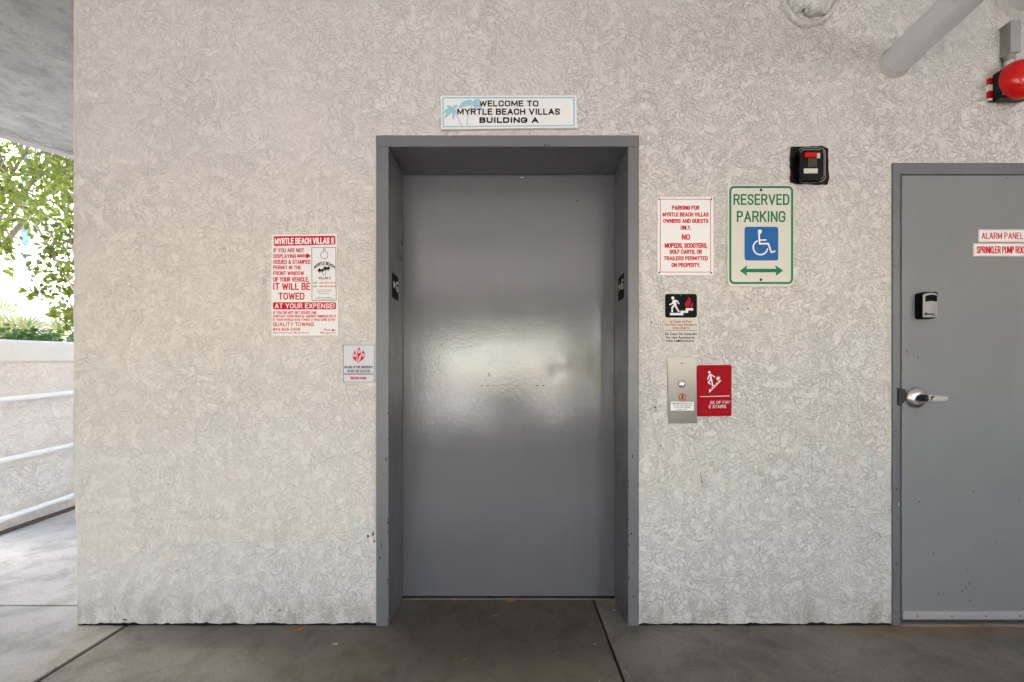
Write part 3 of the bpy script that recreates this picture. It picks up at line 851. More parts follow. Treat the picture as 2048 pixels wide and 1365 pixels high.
I.text("AT YOUR EXPENSE!", 549.5, 607.3, 669, 617.2, 0.014); I.build("lower_lettering", M['white_ink'], tow); I = Ink(Y-0.0010); I.text("THIS", 596.5, 510.6, 612, 514.4, 0.004)
I.build("arrow_lettering", M['white_ink'], tow)
I = Ink(Y-0.0008)
ol = [(646.5, 495.3), (623.5, 496), (624, 601.5), (672.5, 601), (671.5, 530), (671.5, 495.2), (650, 495.2)]
I.stroke(ol, 0.9); I.stroke([(647, 495.2), (647, 504.5)], 0.9); I.stroke([(650, 495.2), (650, 504.5)], 0.9)
I.ring(648.6, 511, 7.2, 0.9, -75, 255)
I.text("MYRTLE BEACH", 628.5, 523.5, 669.5, 530.5, 0.014, arc=8.5)
for c0, sc in (((642, 541.5), 1.0), ((653.5, 537.5), 1.05)):
    for a, w in ((-160, 2.5), (-130, 2.6), (170, 2.4), (150, 2.4), (115, 2), (-40, 2.6), (-15, 2.5), (15, 2.4), (60, 2)):
        I.frond(c0, (c0[0] + 7.2*sc*math.cos(R(a)), c0[1] + 5.6*sc*math.sin(R(a))), w*sc, 0.4 if abs(a) > 90 else -0.4)
I.stroke([(643, 542), (645.5, 547), (647.5, 552.5)], 0.8); I.stroke([(653, 539), (651.5, 545), (650, 552.5)], 0.8)
I.text("VILLAS II", 637, 554, 661, 559.2, 0.018)
I.text("UNIT", 626, 564.5, 635, 567.8, 0.01); I.text("EXP", 626, 571.5, 634, 575, 0.01)
I.text("This pass must be displayed", 634, 579, 663, 581.6, 0.004); I.text("through your rear view mirror for", 633, 582.5, 663, 585.2, 0.004)
I.text("parking at all times.", 638, 586.2, 658, 589, 0.004); I.text("Failure to do so will result in", 634, 593.8, 663, 596.3, 0.004)
I.text("towing the vehicle at owners expense.", 629, 597, 668, 600, 0.004)
I.build("black_printing", M['black_ink'], tow)
screw(tow, 665.5, 661.5, Y, 0.004, 'dark_steel')

# silver emergency plate beside the jamb
Y = -0.003
em = sign("fire_emergency_plate", prr(684.5, 689, 750.5, 767.5, 1, Y), Y, 0.0005, M['silver_plate'],
          "silver fire emergency plate with red flames touching the left elevator jamb")
I = Ink(Y-0.0005)
I.ringrect(686, 690, 749, 747.5, 1.0, 1.1); I.ringrect(686, 749, 749, 765, 1.0, 1.1)
I.text("IN CASE OF FIRE EMERGENCY", 689, 732, 746, 737.3, 0.02); I.text("DO NOT USE ELEVATOR", 695, 740, 740.3, 745, 0.02)
for x, y in ((709.3, 711.3), (717.6, 703.5), (725.8, 711)):
    I.ring(x, y, 3.7, 0.7)
    I.stroke([(x-1.5, y+1), (x+1.2, y-1.5)], 1.0)
I.build("black_printing", M['grey_ink'], em)
I = Ink(Y-0.0009)
I.poly([(709.5, 699.5), (708, 705), (705.5, 710), (705.7, 716), (708.5, 720.5), (713, 724), (717, 728), (717, 726), (712, 721), (713.5, 716), (714, 711), (711, 706)])
I.poly([(719.3, 693.5), (715.5, 699), (713.4, 704.5), (715, 709.5), (715, 715), (714.2, 719), (717.8, 724.5), (717, 718), (718.5, 714), (721.5, 709), (721.8, 703), (719.5, 698)])
I.poly([(726.8, 700), (723.5, 705.5), (721.5, 711), (721.5, 716), (719, 722), (717.2, 727.8), (720, 723.5), (725.5, 719.5), (729.8, 714.5), (730, 708.5), (727.5, 704)])
I.build("flame_symbol", M['red_ink'], em); I = Ink(Y-0.0007)
I.text("USE EXIT STAIRS", 701, 754, 733.2, 759.5, 0.02)
I.build("red_lettering", M['red_ink'], em)
I = Ink(Y-0.0012)
for x, y in ((709.3, 711.3), (717.6, 703.5), (725.8, 711)): I.disc(x, y, 3.2)
I.build("flame_spots", M['silver_plate'], em)
I = Ink(Y-0.0015)
for x, y in ((709.3, 711.3), (717.6, 703.5), (725.8, 711)): I.stroke([(x-1.2, y+0.8), (x+1.2, y-1)], 1.2)
I.build("flame_symbols", M['grey_ink'], em)

# parking notice
Y = -0.005
pk = sign("parking_notice", prr(1315, 394, 1427, 551, 3, Y), Y, 0.0005, M['white_plate'],
          "white parking notice with red lettering in a thin red border")
I = Ink(Y-0.0005)
I.ringrect(1320.3, 398.3, 1421.8, 545.3, 6, 1.2); I.build("border", M['red_ink'], pk)
I = Ink(Y-0.0006)
for tx, x0, y0, x1, y1 in (("PARKING FOR", 1344, 411.6, 1399, 420.3), ("MYRTLE BEACH VILLAS", 1325.3, 425.3, 1417.5, 433.7),
        ("OWNERS AND GUESTS", 1326.4, 438.2, 1416.8, 446.5), ("ONLY.", 1361, 451.6, 1382, 460), ("NO", 1363.6, 468.7, 1380, 480.3),
        ("MOPEDS, SCOOTERS,", 1329.5, 486.6, 1414.8, 496.5), ("GOLF CARTS, OR", 1339, 499.7, 1404.2, 508.4), ("TRAILERS PERMITTED", 1328, 513, 1416, 521.2), ("ON PROPERTY.", 1343, 526.3, 1401, 535)):
    I.text(tx, x0, y0, x1, y1, 0.030)
I.build("lettering", M['red_ink'], pk)
for x, y in ((1319, 399), (1422.4, 398.8), (1319, 545.6), (1422.2, 546)): screw(pk, x, y, Y, 0.0042)

# reserved parking sign
Y = -0.006
rp = sign("reserved_parking_sign", prr(1455, 371, 1588, 573.5, 12, Y), Y, 0.0005, M['cream_plate'],
          "tall green and cream reserved parking sign with blue wheelchair square")
I = Ink(Y-0.0005)
I.ringrect(1458.5, 372.6, 1586.3, 568.5, 10, 4.2)
I.text("RESERVED", 1467, 388.6, 1579, 410.5, 0.008); I.text("PARKING", 1473.5, 422.3, 1571, 445, 0.008)
I.poly([(1479.5, 542), (1495, 530.3), (1493, 538), (1552.5, 538), (1550, 530.3), (1566.5, 541.5), (1551, 552.8), (1552.5, 545.2), (1493, 545.2), (1495, 553)])
I.build("green_printing", M['green_ink'], rp)
I = Ink(Y-0.0006); I.rr(1489, 454, 1556.7, 521.5, 5); I.build("blue_square", M['blue_ink'], rp)
I = Ink(Y-0.0011)
k = 90/1365.0
def q(x, y): return (1480 + x*k, 440 + y*k)
I.disc(*q(603, 358), 4.2)
I.stroke([q(575, 380), q(582, 560), q(600, 750)], 3.4); I.stroke([q(570, 728), q(850, 725)], 3.4)
I.stroke([q(600, 617), q(800, 614)], 2.9); I.stroke([q(850, 705), q(955, 1000)], 3.2); I.stroke([q(940, 990), q(1075, 950)], 3.0)
I.ring(*q(620, 840), 14.4, 2.9, -112, -352, n=40)
I.build("wheelchair_symbol", M['white_ink'], rp)
for x, y in ((1522, 380.5), (1521.7, 560)): screw(rp, x, y, Y, 0.0062, 'dark_steel')

# escape sign black over grey
Y = -0.004
es = sign("escape_sign", prr(1328, 587, 1396, 686.5, 5, Y), Y, 0.0005, M['grey_plate'],
          "grey escape sign with running figure and flame on a black panel")
I = Ink(Y-0.0005)
I.rr(1330, 588.3, 1394, 635.8, 5); I.build("black_panel", M['black_ink'], es)
I = Ink(Y-0.0005); I.stroke([(1330.5, 661), (1394, 661)], 0.9); I.build("rule", M['black_ink'], es)
I = Ink(Y-0.0005)
I.text("En Caso De Incendio", 1330.5, 665.3, 1394, 670.8, 0.026); I.text("No Use Ascensores", 1332, 672.8, 1389.5, 677.8, 0.026)
I.text("Use La Escalera", 1332, 679.3, 1387.5, 684.2, 0.026); I.poly([(1354, 681), (1359.5, 680), (1357, 685)])
I.build("black_lettering", M['black_ink'], es)
I = Ink(Y-0.0009)
k = 80/993.0
def q(x, y): return (1325 + x*k, 580 + y*k)
I.disc(*q(255, 205), 3.0)
I.stroke([q(300, 250), q(305, 330), q(315, 400)], 6.5, 0, 5.2)
I.stroke([q(275, 265), q(245, 345)], 3.0); I.stroke([q(250, 340), q(170, 370)], 2.6)
I.stroke([q(320, 262), q(385, 300)], 3.0); I.stroke([q(375, 290), q(408, 355)], 2.6)
I.stroke([q(300, 380), q(240, 440)], 3.6); I.stroke([q(240, 425), q(238, 560)], 3.2)
I.stroke([q(320, 385), q(355, 460)], 3.6); I.stroke([q(350, 450), q(412, 555)], 3.2)
I.build("running_figure", M['white_ink'], es)
I = Ink(Y-0.0009)
I.poly([q(187, 575), q(445, 575), q(445, 520), q(575, 520), q(575, 458), q(760, 458), q(760, 515), q(635, 515), q(635, 572), q(515, 572), q(515, 632), q(187, 632)])
I.build("stair_symbol", M['white_ink'], es)
I = Ink(Y-0.0009)
I.poly([q(640, 175), q(625, 250), q(570, 310), q(555, 370), q(590, 430), q(650, 448), q(655, 400), q(690, 350), q(705, 280), q(690, 215)])
I.poly([q(740, 290), q(735, 340), q(690, 370), q(680, 440), q(730, 440), q(762, 385), q(758, 320)])
M['crimson'] = simple("crimson_ink", (0.36, 0.008, 0.028), 0.5, spec=0.08)
I.build("flame_symbol", M['crimson'], es)
I = Ink(Y-0.0006)
I.text("In Case of Fire", 1340, 640.8, 1383, 646, 0.02); I.text("Do Not Use Elevators", 1330.5, 647.4, 1393.5, 652.2, 0.02); I.text("Use Stairs", 1345.5, 653.7, 1378.5, 658.3, 0.02)
I.build("red_lettering", M['crimson'], es)
screw(es, 1361.5, 591, Y, 0.003)

# elevator call station
Y = -0.004
cs = empty("call_station", (at(1364, 848).x, 0, at(1364, 848).z))
tag(cs, "brushed steel elevator call plate with one round button", "call button")
b = MB()
b.prism(ppts([(1334.5, 717.3), (1392.5, 717), (1394.3, 847), (1337.3, 847.5)], Y), Y, 0.0005)
b.build("face_plate", M['steel'], cs)
p = at(1364, 769, Y)
b = MB(); b.lathe((p.x, Y+0.001, p.z), [(0.0175, 0), (0.0175, 0.004), (0.0150, 0.0065), (0.0140, 0.0065), (0.0138, 0.004)], n=28)
ringo = b.build("button_ring", M['chrome'], cs)
b = MB(); b.lathe((p.x, Y, p.z), [(0.0136, 0), (0.0136, 0.006), (0.012, 0.0078), (0.004, 0.0085), (0.0002, 0.0085)], n=24)
b.build("button", M['chrome'], cs)
I = Ink(Y-0.0006)
I.ring(1365, 795, 6.4, 2.6); I.stroke([(1361, 800), (1369, 788)], 1.6)
I.build("warning_ring", simple("orange_red_ink", (0.45, 0.06, 0.02), 0.5), cs)
I = Ink(Y-0.0005); I.disc(1365, 795, 5.6); w_ = I.build("warning_disc", simple("warning_ground", (0.30, 0.36, 0.28), 0.5), cs)
I = Ink(Y-0.0009); I.stroke([(1365, 791), (1364, 796), (1366.5, 799)], 2.0); I.stroke([(1362, 796), (1368, 794)], 1.2); I.build("warning_symbol", M['black_ink'], cs)
I = Ink(Y-0.0007); I.rr(1341.3, 804, 1388, 821.5, 0.6); lb = I.build("label_sticker", M['white_plate'], cs)
I = Ink(Y-0.0011)
I.text("FIREFIGHTERS OPERATION", 1343.5, 806, 1385, 809, 0.012); I.text("Do not use elevator", 1346.5, 810, 1382.5, 813, 0.010)
I.text("when fire signal", 1348, 814, 1380.5, 817, 0.012); I.text("lamp is lit", 1354, 818, 1373.5, 820.6, 0.012)
I.build("lettering", M['black_ink'], lb)
screw(cs, 1363.5, 726.5, Y, 0.0042, 'chrome'); screw(cs, 1365.5, 837, Y, 0.0042, 'chrome')

# red tactile stairs sign
Y = -0.006
rs = sign("stairs_sign", ppts([(x, y - 0.012*(x-1429)) for x, y in ppts_raw(1394.5, 730.5, 1463.2, 833, 4)], Y), Y, 0.0005, M['red_plate'],
          "dark red fire stairs sign right of the steel call plate")
I = Ink(Y-0.0006)
k = 150/1365.0
def q(x, y): return (1325 + x*k, 710 + y*k)
I.disc(*q(852, 320), 2.6)
I.stroke([q(868, 352), q(880, 420), q(888, 470)], 3.6, 0, 3.2)
I.stroke([q(860, 355), q(820, 450)], 2.1); I.stroke([q(880, 358), q(955, 408)], 2.0)
I.stroke([q(885, 440), q(832, 505)], 2.4); I.stroke([q(828, 498), q(880, 540)], 2.3); I.stroke([q(890, 440), q(915, 575)], 2.6)
I.poly([q(850, 690), q(848, 630), q(895, 635), q(893, 592), q(935, 597), q(932, 550), q(975, 555), q(975, 508), q(1018, 513), q(1015, 467), q(1075, 465)])
I.poly([q(990, 465), q(980, 430), q(995, 390), q(1005, 420), q(1025, 385), q(1030, 415), q(1045, 400), q(1045, 440), q(1020, 445), q(1008, 465)])
I.stroke([q(688, 762), q(1218, 750)], 1.2)
I.text("SE OF FIR", *q(865, 840), *q(1200, 892), 0.0, rot=-0.01); I.text("E", *q(1210, 840), *q(1238, 862), 0.0)
I.text("E STAIRS", *q(848, 912), *q(1155, 972), 0.0, rot=-0.01)
I.build("white_printing", M['white_ink'], rs)
b = MB(); rb = random.Random(5)
for i in range(26):
    for j in range(3):
        if rb.random() < 0.5:
            p = at(1399.5 + i*2.3, 823.0 + j*1.6, Y)
            b.lathe((p.x, Y, p.z), [(0.0010, 0), (0.0007, 0.0005), (0.0001, 0.0007)], n=6)
b.build("braille", M['braille'], rs)

# manual fire alarm pull station in its black box
ps = empty("pull_station", (at(1620, 368).x, 0, at(1620, 368).z))
tag(ps, "black fire alarm pull station with a red bar, above reserved parking", "fire alarm")
b = MB()
rb = random.Random(11)
ol = []
for (xa, ya), (xb, yb) in (((1583, 294), (1652, 292)), ((1656, 297), (1659, 366)), ((1655, 369), (1586, 368)), ((1582, 364), (1581, 300))):
    for i in range(8):
        t = i/8; ol.append((xa+(xb-xa)*t + rb.uniform(-.8, .8), ya+(yb-ya)*t + rb.uniform(-.8, .8)))
b.prism(ppts(ol, -0.008), -0.008, 0.0005)
b.build("back_plate", M['black_gloss'], ps)
def hollow_step(Y0, Y1, x0, y0, x1, y1, r, mat, name, rim=None):
    o = MB(); o.prism(prr(x0, y0, x1, y1, r, Y0), Y0, Y1); h = o.build(name, mat, ps)
    return h
hollow_step(-0.022, -0.0075, 1596, 296, 1652, 365, 12, M['black_gloss'], "cover_base")
hollow_step(-0.040, -0.0215, 1600, 299, 1650, 359, 9, M['black_gloss'], "cover")
def ringpath(pts, r, name, mat):
    o = MB()
    for a, b2 in zip(pts[:-1], pts[1:]): o.tube(a, b2, r, n=8)
    return o.build(name, mat, ps)
def arcpts(x0, y0, x1, y1, rad, Y, i0, i1):
    P = ppts_raw(x0, y0, x1, y1, rad, 6); P = P + P
    return [at(x, y, Y) for x, y in P[i0:i1]]
ringpath(arcpts(1596.5, 296, 1650.5, 364, 11, -0.0222, 4, 12), 0.0011, "worn_edge", M['worn_metal'])
ringpath(arcpts(1596.5, 296, 1650.5, 364, 11, -0.0222, 21, 34), 0.0012, "worn_edge", M['worn_metal'])
ringpath(arcpts(1601, 299.6, 1648, 358, 8, -0.0402, 5, 13), 0.0010, "worn_edge", M['worn_metal'])
ringpath(arcpts(1601, 299.6, 1648, 358, 8, -0.0402, 22, 32), 0.0010, "worn_edge", M['worn_metal'])
b = MB(); a0 = at(1610.5, 314.8, -0.046); a1 = at(1634.5, 305.5, -0.046)
b.bbox(a0.x, a1.x, -0.046, -0.039, a0.z, a1.z, 0.001); b.build("pull_bar", M['red_gloss'], ps)
b = MB(); a0 = at(1635.2, 316, -0.046); a1 = at(1641, 306, -0.046)
b.bbox(a0.x, a1.x, -0.045, -0.039, a0.z, a1.z, 0.001); b.build("bar_end", simple("bone_plastic", (0.6, 0.55, 0.45), 0.5), ps)
I = Ink(-0.0404); I.rr(1616, 316.5, 1634.5, 334.5, 0.5); pl = I.build("data_label", simple("worn_label", (0.045, 0.04, 0.036), 0.5, var=0.9, scale=300), ps)
b = MB(); a0 = at(1608.8, 346.8, -0.044); a1 = at(1635.8, 337.2, -0.044)
b.bbox(a0.x, a1.x, -0.044, -0.039, a0.z, a1.z, 0.001); pn = at(1613, 341.5, -0.0445)
b.lathe((pn.x, -0.0441, pn.z), [(0.0022, 0), (0.0018, 0.0006), (0.0001, 0.0006)], n=10, mi=1)
b.build("name_bar", [simple("off_white_plastic", (0.58, 0.55, 0.50), 0.5), M['chip']], ps)

# ------------------------------------------------------------------ pipes, bell and conduit at the top right
pw = at(1789, 127)
pipe = empty("sprinkler_pipe", tuple(pw))
tag(pipe, "thick grey painted pipe leaving the stucco wall towards the viewer", "pipe")
b = MB(); d = Vector((-0.10, -1.0, 0.0))
b.tube(pw + Vector((0.0, 0.02, 0)), pw + d*3.2, 0.0605, n=36)
b.build("pipe_run", M['pipe'], pipe)
b = MB()
n = 36; ring0 = []; ring1 = []
for i in range(n):
    t = 2*math.pi*i/n
    r0 = 0.0620 + 0.012*(0.5+0.5*noise.noise(Vector((math.cos(t)*2, math.sin(t)*2, 1)))); r1 = 0.0613
    ring0.append(pw + Vector((r0*math.cos(t), -0.001, r0*math.sin(t))))
    dep = 0.018 + 0.03*(0.5+0.5*noise.noise(Vector((math.cos(t)*1.5, math.sin(t)*1.5, 5))))
    ring1.append(pw + Vector((r1*math.cos(t) - 0.1*dep, -dep, r1*math.sin(t))))
b.add(ring0 + ring1, [[i, (i+1) % n, n+(i+1) % n, n+i] for i in range(n)], 0, True)
b.build("plaster_collar", M['foam'], pipe)
b = MB()

pw2 = at(2036, -4)
p2 = empty("upper_pipe", tuple(pw2))
tag(p2, "grey pipe end in the top right corner above the conduit box", "pipe")
b = MB(); b.tube(pw2 + Vector((0, 0.02, 0)), pw2 + Vector((-0.02, -2.5, 0.0)), 0.078, n=36); b.build("pipe_run", M['pipe'], p2)
b = MB(); b.lathe(pw2, [(0.092, 0.0), (0.090, 0.008), (0.0785, 0.022)], (0, -1, 0), 36); b.build("plaster_collar", M['foam'], p2)

# foamed-in stub at the top
st_c = at(1617, -2)
stub = empty("plugged_pipe_stub", tuple(st_c))
tag(stub, "lumpy white plaster-plugged pipe stub at the top of the wall", "pipe stub")
def lump(c, rx, ry, rz_, amp, seed, name, mat):
    bm = bmesh.new(); bmesh.ops.create_icosphere(bm, subdivisions=4, radius=1)
    for v in bm.verts:
        p = v.co.copy()
        q_ = 1 + amp*noise.noise(p*2.2 + Vector((seed, 0, 0))) + amp*0.5*noise.noise(p*5 + Vector((0, seed, 0)))
        v.co = Vector((c[0] + p.x*rx*q_, c[1] + p.y*ry*q_, c[2] + p.z*rz_*q_))
    o = MB(); o.frombm(bm, 0, True); return o.build(name, mat, stub)
b = MB()
prof = [(0.131, 0.0), (0.128, 0.010), (0.118, 0.020), (0.108, 0.016), (0.104, 0.006), (0.104, -0.01)]
n = 48; vs = []
for r, h in prof:
    for i in range(n):
        t = 2*math.pi*i/n
        q_ = 1 + 0.05*noise.noise(Vector((math.cos(t)*2.5, math.sin(t)*2.5, h*40)))
        vs.append(st_c + Vector((r*q_*math.cos(t), -h, r*q_*math.sin(t))))
b.add(vs, [[k*n+i, k*n+(i+1) % n, (k+1)*n+(i+1) % n, (k+1)*n+i] for k in range(len(prof)-1) for i in range(n)], 0, True)
b.build("collar", M['stucco'], stub)
b = MB(); b.lathe(st_c, [(0.104, -0.01), (0.0, -0.01)], (0, -1, 0), 40); b.build("hole", M['joint'], stub)
lump(st_c + Vector((-0.030, -0.01, 0.01)), 0.060, 0.050, 0.070, 0.22, 1.0, "plaster_lump", M['foam'])
lump(st_c + Vector((0.045, -0.01, -0.030)), 0.046, 0.05, 0.055, 0.22, 4.0, "plaster_lump", M['foam'])
lump(st_c + Vector((0.028, -0.035, 0.018)), 0.016, 0.02, 0.042, 0.15, 7.0, "plaster_lump", M['foam'])
lump(st_c + Vector((-0.062, -0.01, -0.035)), 0.030, 0.035, 0.036, 0.3, 11.0, "plaster_lump", M['foam'])
lump(st_c + Vector((0.006, -0.02, -0.062)), 0.030, 0.03, 0.024, 0.3, 13.0, "plaster_lump", M['foam'])
lump(st_c + Vector((0.065, -0.015, 0.035)), 0.030, 0.035, 0.035, 0.3, 9.0, "plaster_lump", M['foam'])
b = MB(); b.tube(st_c + Vector((0.084, 0.0, 0.05)), st_c + Vector((0.080, -0.06, -0.02)), 0.010, n=10); b.build("cable_end", M['foam'], stub)

# alarm bell
bl = empty("alarm_bell", (2.20, 0, 2.33))
tag(bl, "glossy red alarm bell on a black box at the right edge", "alarm bell")
b = MB()
b.box(2.118, 2.27, -0.012, 0.0005, 2.335, 2.436)
b.build("base_plate", M['red_gloss'], bl)
b = MB(); z0, z1 = 2.335, 2.436
for za, zb in ((0.44, 0.70), (0.0, 0.10)):
    b.box(2.1155, 2.272, -0.0135, 0.0004, z0+(z1-z0)*za, z0+(z1-z0)*zb)
b.build("white_stripes", M['white_plate'], bl)
b = MB(); b.bbox(2.128, 2.262, -0.052, -0.0128, 2.326, 2.448, 0.006, 3); b.build("back_box", M['black_gloss'], bl)
b = MB(); b.lathe((2.197, -0.056, 2.395), [(0.0815, -0.004), (0.0825, 0.0), (0.0805, 0.014), (0.072, 0.032), (0.058, 0.046), (0.040, 0.054), (0.022, 0.058), (0.0205, 0.055), (0.012, 0.055), (0.0002, 0.056)], n=56)
b.build("gong", M['red_gloss'], bl)
b = MB(); b.lathe((2.197, -0.112, 2.395), [(0.013, 0), (0.013, 0.004), (0.008, 0.009), (0.0002, 0.010)], n=20); b.build("centre_nut", M['chrome'], bl)
b = MB()
for x, z in ((2.137, 2.339), (2.146, 2.336), (2.152, 2.344)): b.lathe((x, -0.052, z), [(0.0032, 0), (0.002, 0.0016), (0.0002, 0.002)], n=8)
b.build("cover_screws", M['chrome'], bl)
# conduit body above the bell
cb = empty("conduit_box", (2.194, 0, 2.44))
tag(cb, "grey plastic conduit box standing above the red bell", "conduit box")
b = MB(); b.bbox(2.172, 2.217, -0.040, 0.0, 2.528, 2.662, 0.003, 2)
b.build("housing", M['pvc'], cb)
b = MB(); b.bbox(2.1735, 2.2185, -0.049, -0.0405, 2.524, 2.664, 0.003, 2)
b.build("lid", simple("lid_grey", (0.33, 0.325, 0.31), 0.5), cb)
b = MB(); b.tube((2.192, -0.024, 2.53), (2.192, -0.024, 2.44), 0.0165, n=20); b.build("conduit", M['foam'], cb)
b = MB(); b.tube((2.192, -0.024, 2.532), (2.192, -0.024, 2.498), 0.0195, n=20); b.build("collar", M['pvc'], cb)
b = MB()
rb = random.Random(2)
for i in range(26):
    z = 2.535 + 0.12*i/26
    b.lathe((2.1705 + rb.uniform(-.001, .0015), -0.001, z), [(rb.uniform(.002, .0045), 0), (0.002, 0.003), (0.0002, 0.005)], n=7)
b.build("caulk_bead", M['foam'], cb)

# ------------------------------------------------------------------ service door at the right
sd = empty("service_door", (DX0, 0, 0))
tag(sd, "grey metal service door cut off by the right picture edge", "door")
b = MB()
jx = at(1801, 0, -.008).x
b.bbox(DX0, jx, -.008, .11, 0.002, DZ, 0.0015); b.bbox(DX1-0.035, DX1, -.008, .11, 0.002, DZ, 0.0015)
b.bbox(jx-0.0005, DX1-0.0345, -.0078, .11, at(0, 349, -.008).z, DZ, 0.0015)
rnd = random.Random(8)
for _ in range(7): frame_chips(b, rnd.uniform(DX0+.006, jx-.006), -.008, [rnd.uniform(0.05, .9)], 0, rnd)
b.build("frame", [M['frame_paint'], M['chip'], M['chip_light']], sd)
lx0 = at(1803.6, 0, -0.004).x; lz1 = at(0, 351, -0.004).z
leaf = MB()
leaf.bbox(lx0, DX1-0.039, -0.004, 0.040, at(0, 1246, -.004).z, lz1, 0.0015)
rnd = random.Random(21)
for _ in range(24):
    x = rnd.uniform(lx0+.02, lx0+.75); z = 0.06 + 0.55*rnd.random()**2
    pts = []
    w, h = rnd.uniform(.0015, .004), rnd.uniform(.002, .010)
    for i in range(7):
        t = 2*math.pi*i/7; q_ = rnd.uniform(.5, 1.1); pts.append((x+w*q_*math.cos(t), z+h*q_*math.sin(t)))
    leaf.flat(pts, -0.0046, 1)
for px, py in ((1839, 1004), (1836, 715), (2014, 356), (1814, 704), (1877, 1189), (1924, 1182)):
    p = at(px, py, -.0046); leaf.flat([(p.x+.003*math.cos(2*math.pi*i/8)*(1-.3*(i % 2)), p.z+.005*math.sin(2*math.pi*i/8)) for i in range(8)], -.0046, 1)
dl = leaf.build("door_leaf", [M['door_matte'], simple("worn_mark", (0.06, 0.06, 0.068), 0.6)], sd)
b = MB(); b.box(jx-0.02, DX1-0.02, 0.045, 0.05, 0, DZ)
b.build("door_stop", M['chip'], sd)
zt, zb = at(0, 1226, -.010).z, at(0, 1239.5, -.010).z
b = MB(); b.bbox(lx0+.001, DX1-0.042, -0.011, -0.0035, zb, zt, 0.0015)
b.bbox(lx0+.001, DX1-0.042, -0.0145, -0.0035, zt, zt+0.006, 0.0015)
for px in (1835, 1904, 1972.5, 2041, 2110, 2178):
    p = at(px, 1233, -.0115); b.lathe((p.x, -0.011, p.z), [(0.0036, 0), (0.003, 0.0007), (0.0002, 0.0007)], n=12, mi=1)
b.build("sweep_strip", [M['alu'], M['chip']], sd)
b = MB(); b.box(lx0+.002, DX1-0.043, -0.009, -0.0036, zb-0.014, zb+0.001); b.build("sweep_rubber", M['rubber'], sd)
b = MB(); b.bbox(jx-0.002, DX1-0.034, -0.012, 0.10, -0.004, 0.0115, 0.003)
b.build("threshold", M['floor_right'], sd)
# lever set
hx, hz = 1.797, 1.016
hd = MB()
hd.lathe((hx, -0.0042, hz), [(0.046, 0), (0.0475, 0.003), (0.046, 0.008), (0.040, 0.016), (0.028, 0.022), (0.016, 0.024), (0.0005, 0.024)], n=40)
hobj = hd.build("handle_rose", M['chrome'], sd)
b = MB(); b.lathe((hx+0.002, -0.026, hz), [(0.0165, 0), (0.0155, 0.012), (0.0155, 0.040), (0.0135, 0.046), (0.0005, 0.046)], n=24)
b.build("handle_neck", M['dark_steel'], sd)
b = MB()
bm = bmesh.new()
secs = [(0.0, 0.0155, 0.010), (0.02, 0.0150, 0.009), (0.05, 0.0135, 0.008), (0.085, 0.0118, 0.007), (0.098, 0.0110, 0.0065)]
vs = []; fs = []
for i, (dx, hz2, hy) in enumerate(secs):
    yc = -0.066 + 0.012*(dx/0.098)**2; zc = hz - 0.004*(dx/0.098)
    for a in range(12):
        t = 2*math.pi*a/12
        cx_, cz_ = math.cos(t), math.sin(t)
        sx = math.copysign(abs(cx_)**0.6, cx_); sz = math.copysign(abs(cz_)**0.6, cz_)
        vs.append((hx - 0.004 + dx, yc + hy*sx, zc + hz2*sz))
for i in range(len(secs)-1):
    for a in range(12): fs.append([i*12+a, i*12+(a+1) % 12, (i+1)*12+(a+1) % 12, (i+1)*12+a])
fs.append(list(range(11, -1, -1))); fs.append([(len(secs)-1)*12+a for a in range(12)])
b.add(vs, fs, 0, True); bm.free()
lv = b.build("handle_lever", M['lever'], sd)
b = MB(); b.lathe((hx+0.006, -0.0745, hz), [(0.0115, 0), (0.0115, 0.004), (0.0085, 0.0042), (0.0085, 0.0030), (0.0002, 0.0030)], n=24)
b.box(hx+0.0005, hx+0.0115, -0.0790, -0.0775, hz-0.0013, hz+0.0013, 1)
b.build("key_cylinder", [M['chrome'], M['chip']], lv)
b = MB()
pa = at(1797, 811.5, -.014); pb = at(1804, 776.5, -.014)
b.bbox(pa.x, pb.x, -0.016, -0.0075, pa.z, pb.z, 0.002)
p = at(1804.5, 794, -.012)
pts = [(p.x, p.z-0.030), (p.x+0.010, p.z-0.024), (p.x+0.016, p.z-0.008), (p.x+0.017, p.z+0.018), (p.x+0.013, p.z+0.034), (p.x, p.z+0.036)]
b.prism(pts, -0.013, -0.0038)
b.build("latch_guard", M['dark_steel'], sd)

def door_plate(name, x0, y0, x1, y1, txt, tb, label):
    Y = -0.008
    m = MB(); m.prism(prr(x0, y0, x1, y1, 1, Y), Y, -0.0042); o = m.build(name, M['white_plate']); tag(o, label, "sign")
    I = Ink(Y-0.0005); I.ringrect(x0+0.8, y0+0.8, x1-0.8, y1-0.8, 0.8, 0.7); I.build("border", simple("pink_edge", (0.62, 0.25, 0.30), 0.5), o)
    I = Ink(Y-0.0005); I.text(txt, *tb, 0.002); I.build("lettering", M['red_ink'], o)
door_plate("alarm_panel_sign", 1957.5, 459.5, 2056, 484.5, "ALARM PANEL", (1963, 465.5, 2046.5, 478.8), "small white and red ALARM PANEL sign, upper of two on service door")
door_plate("pump_room_sign", 1947, 487, 2063, 513, "SPRINKLER PUMP ROOM", (1953.5, 493, 2056.5, 507.5), "white SPRINKLER PUMP ROOM sign, lower of two on service door")

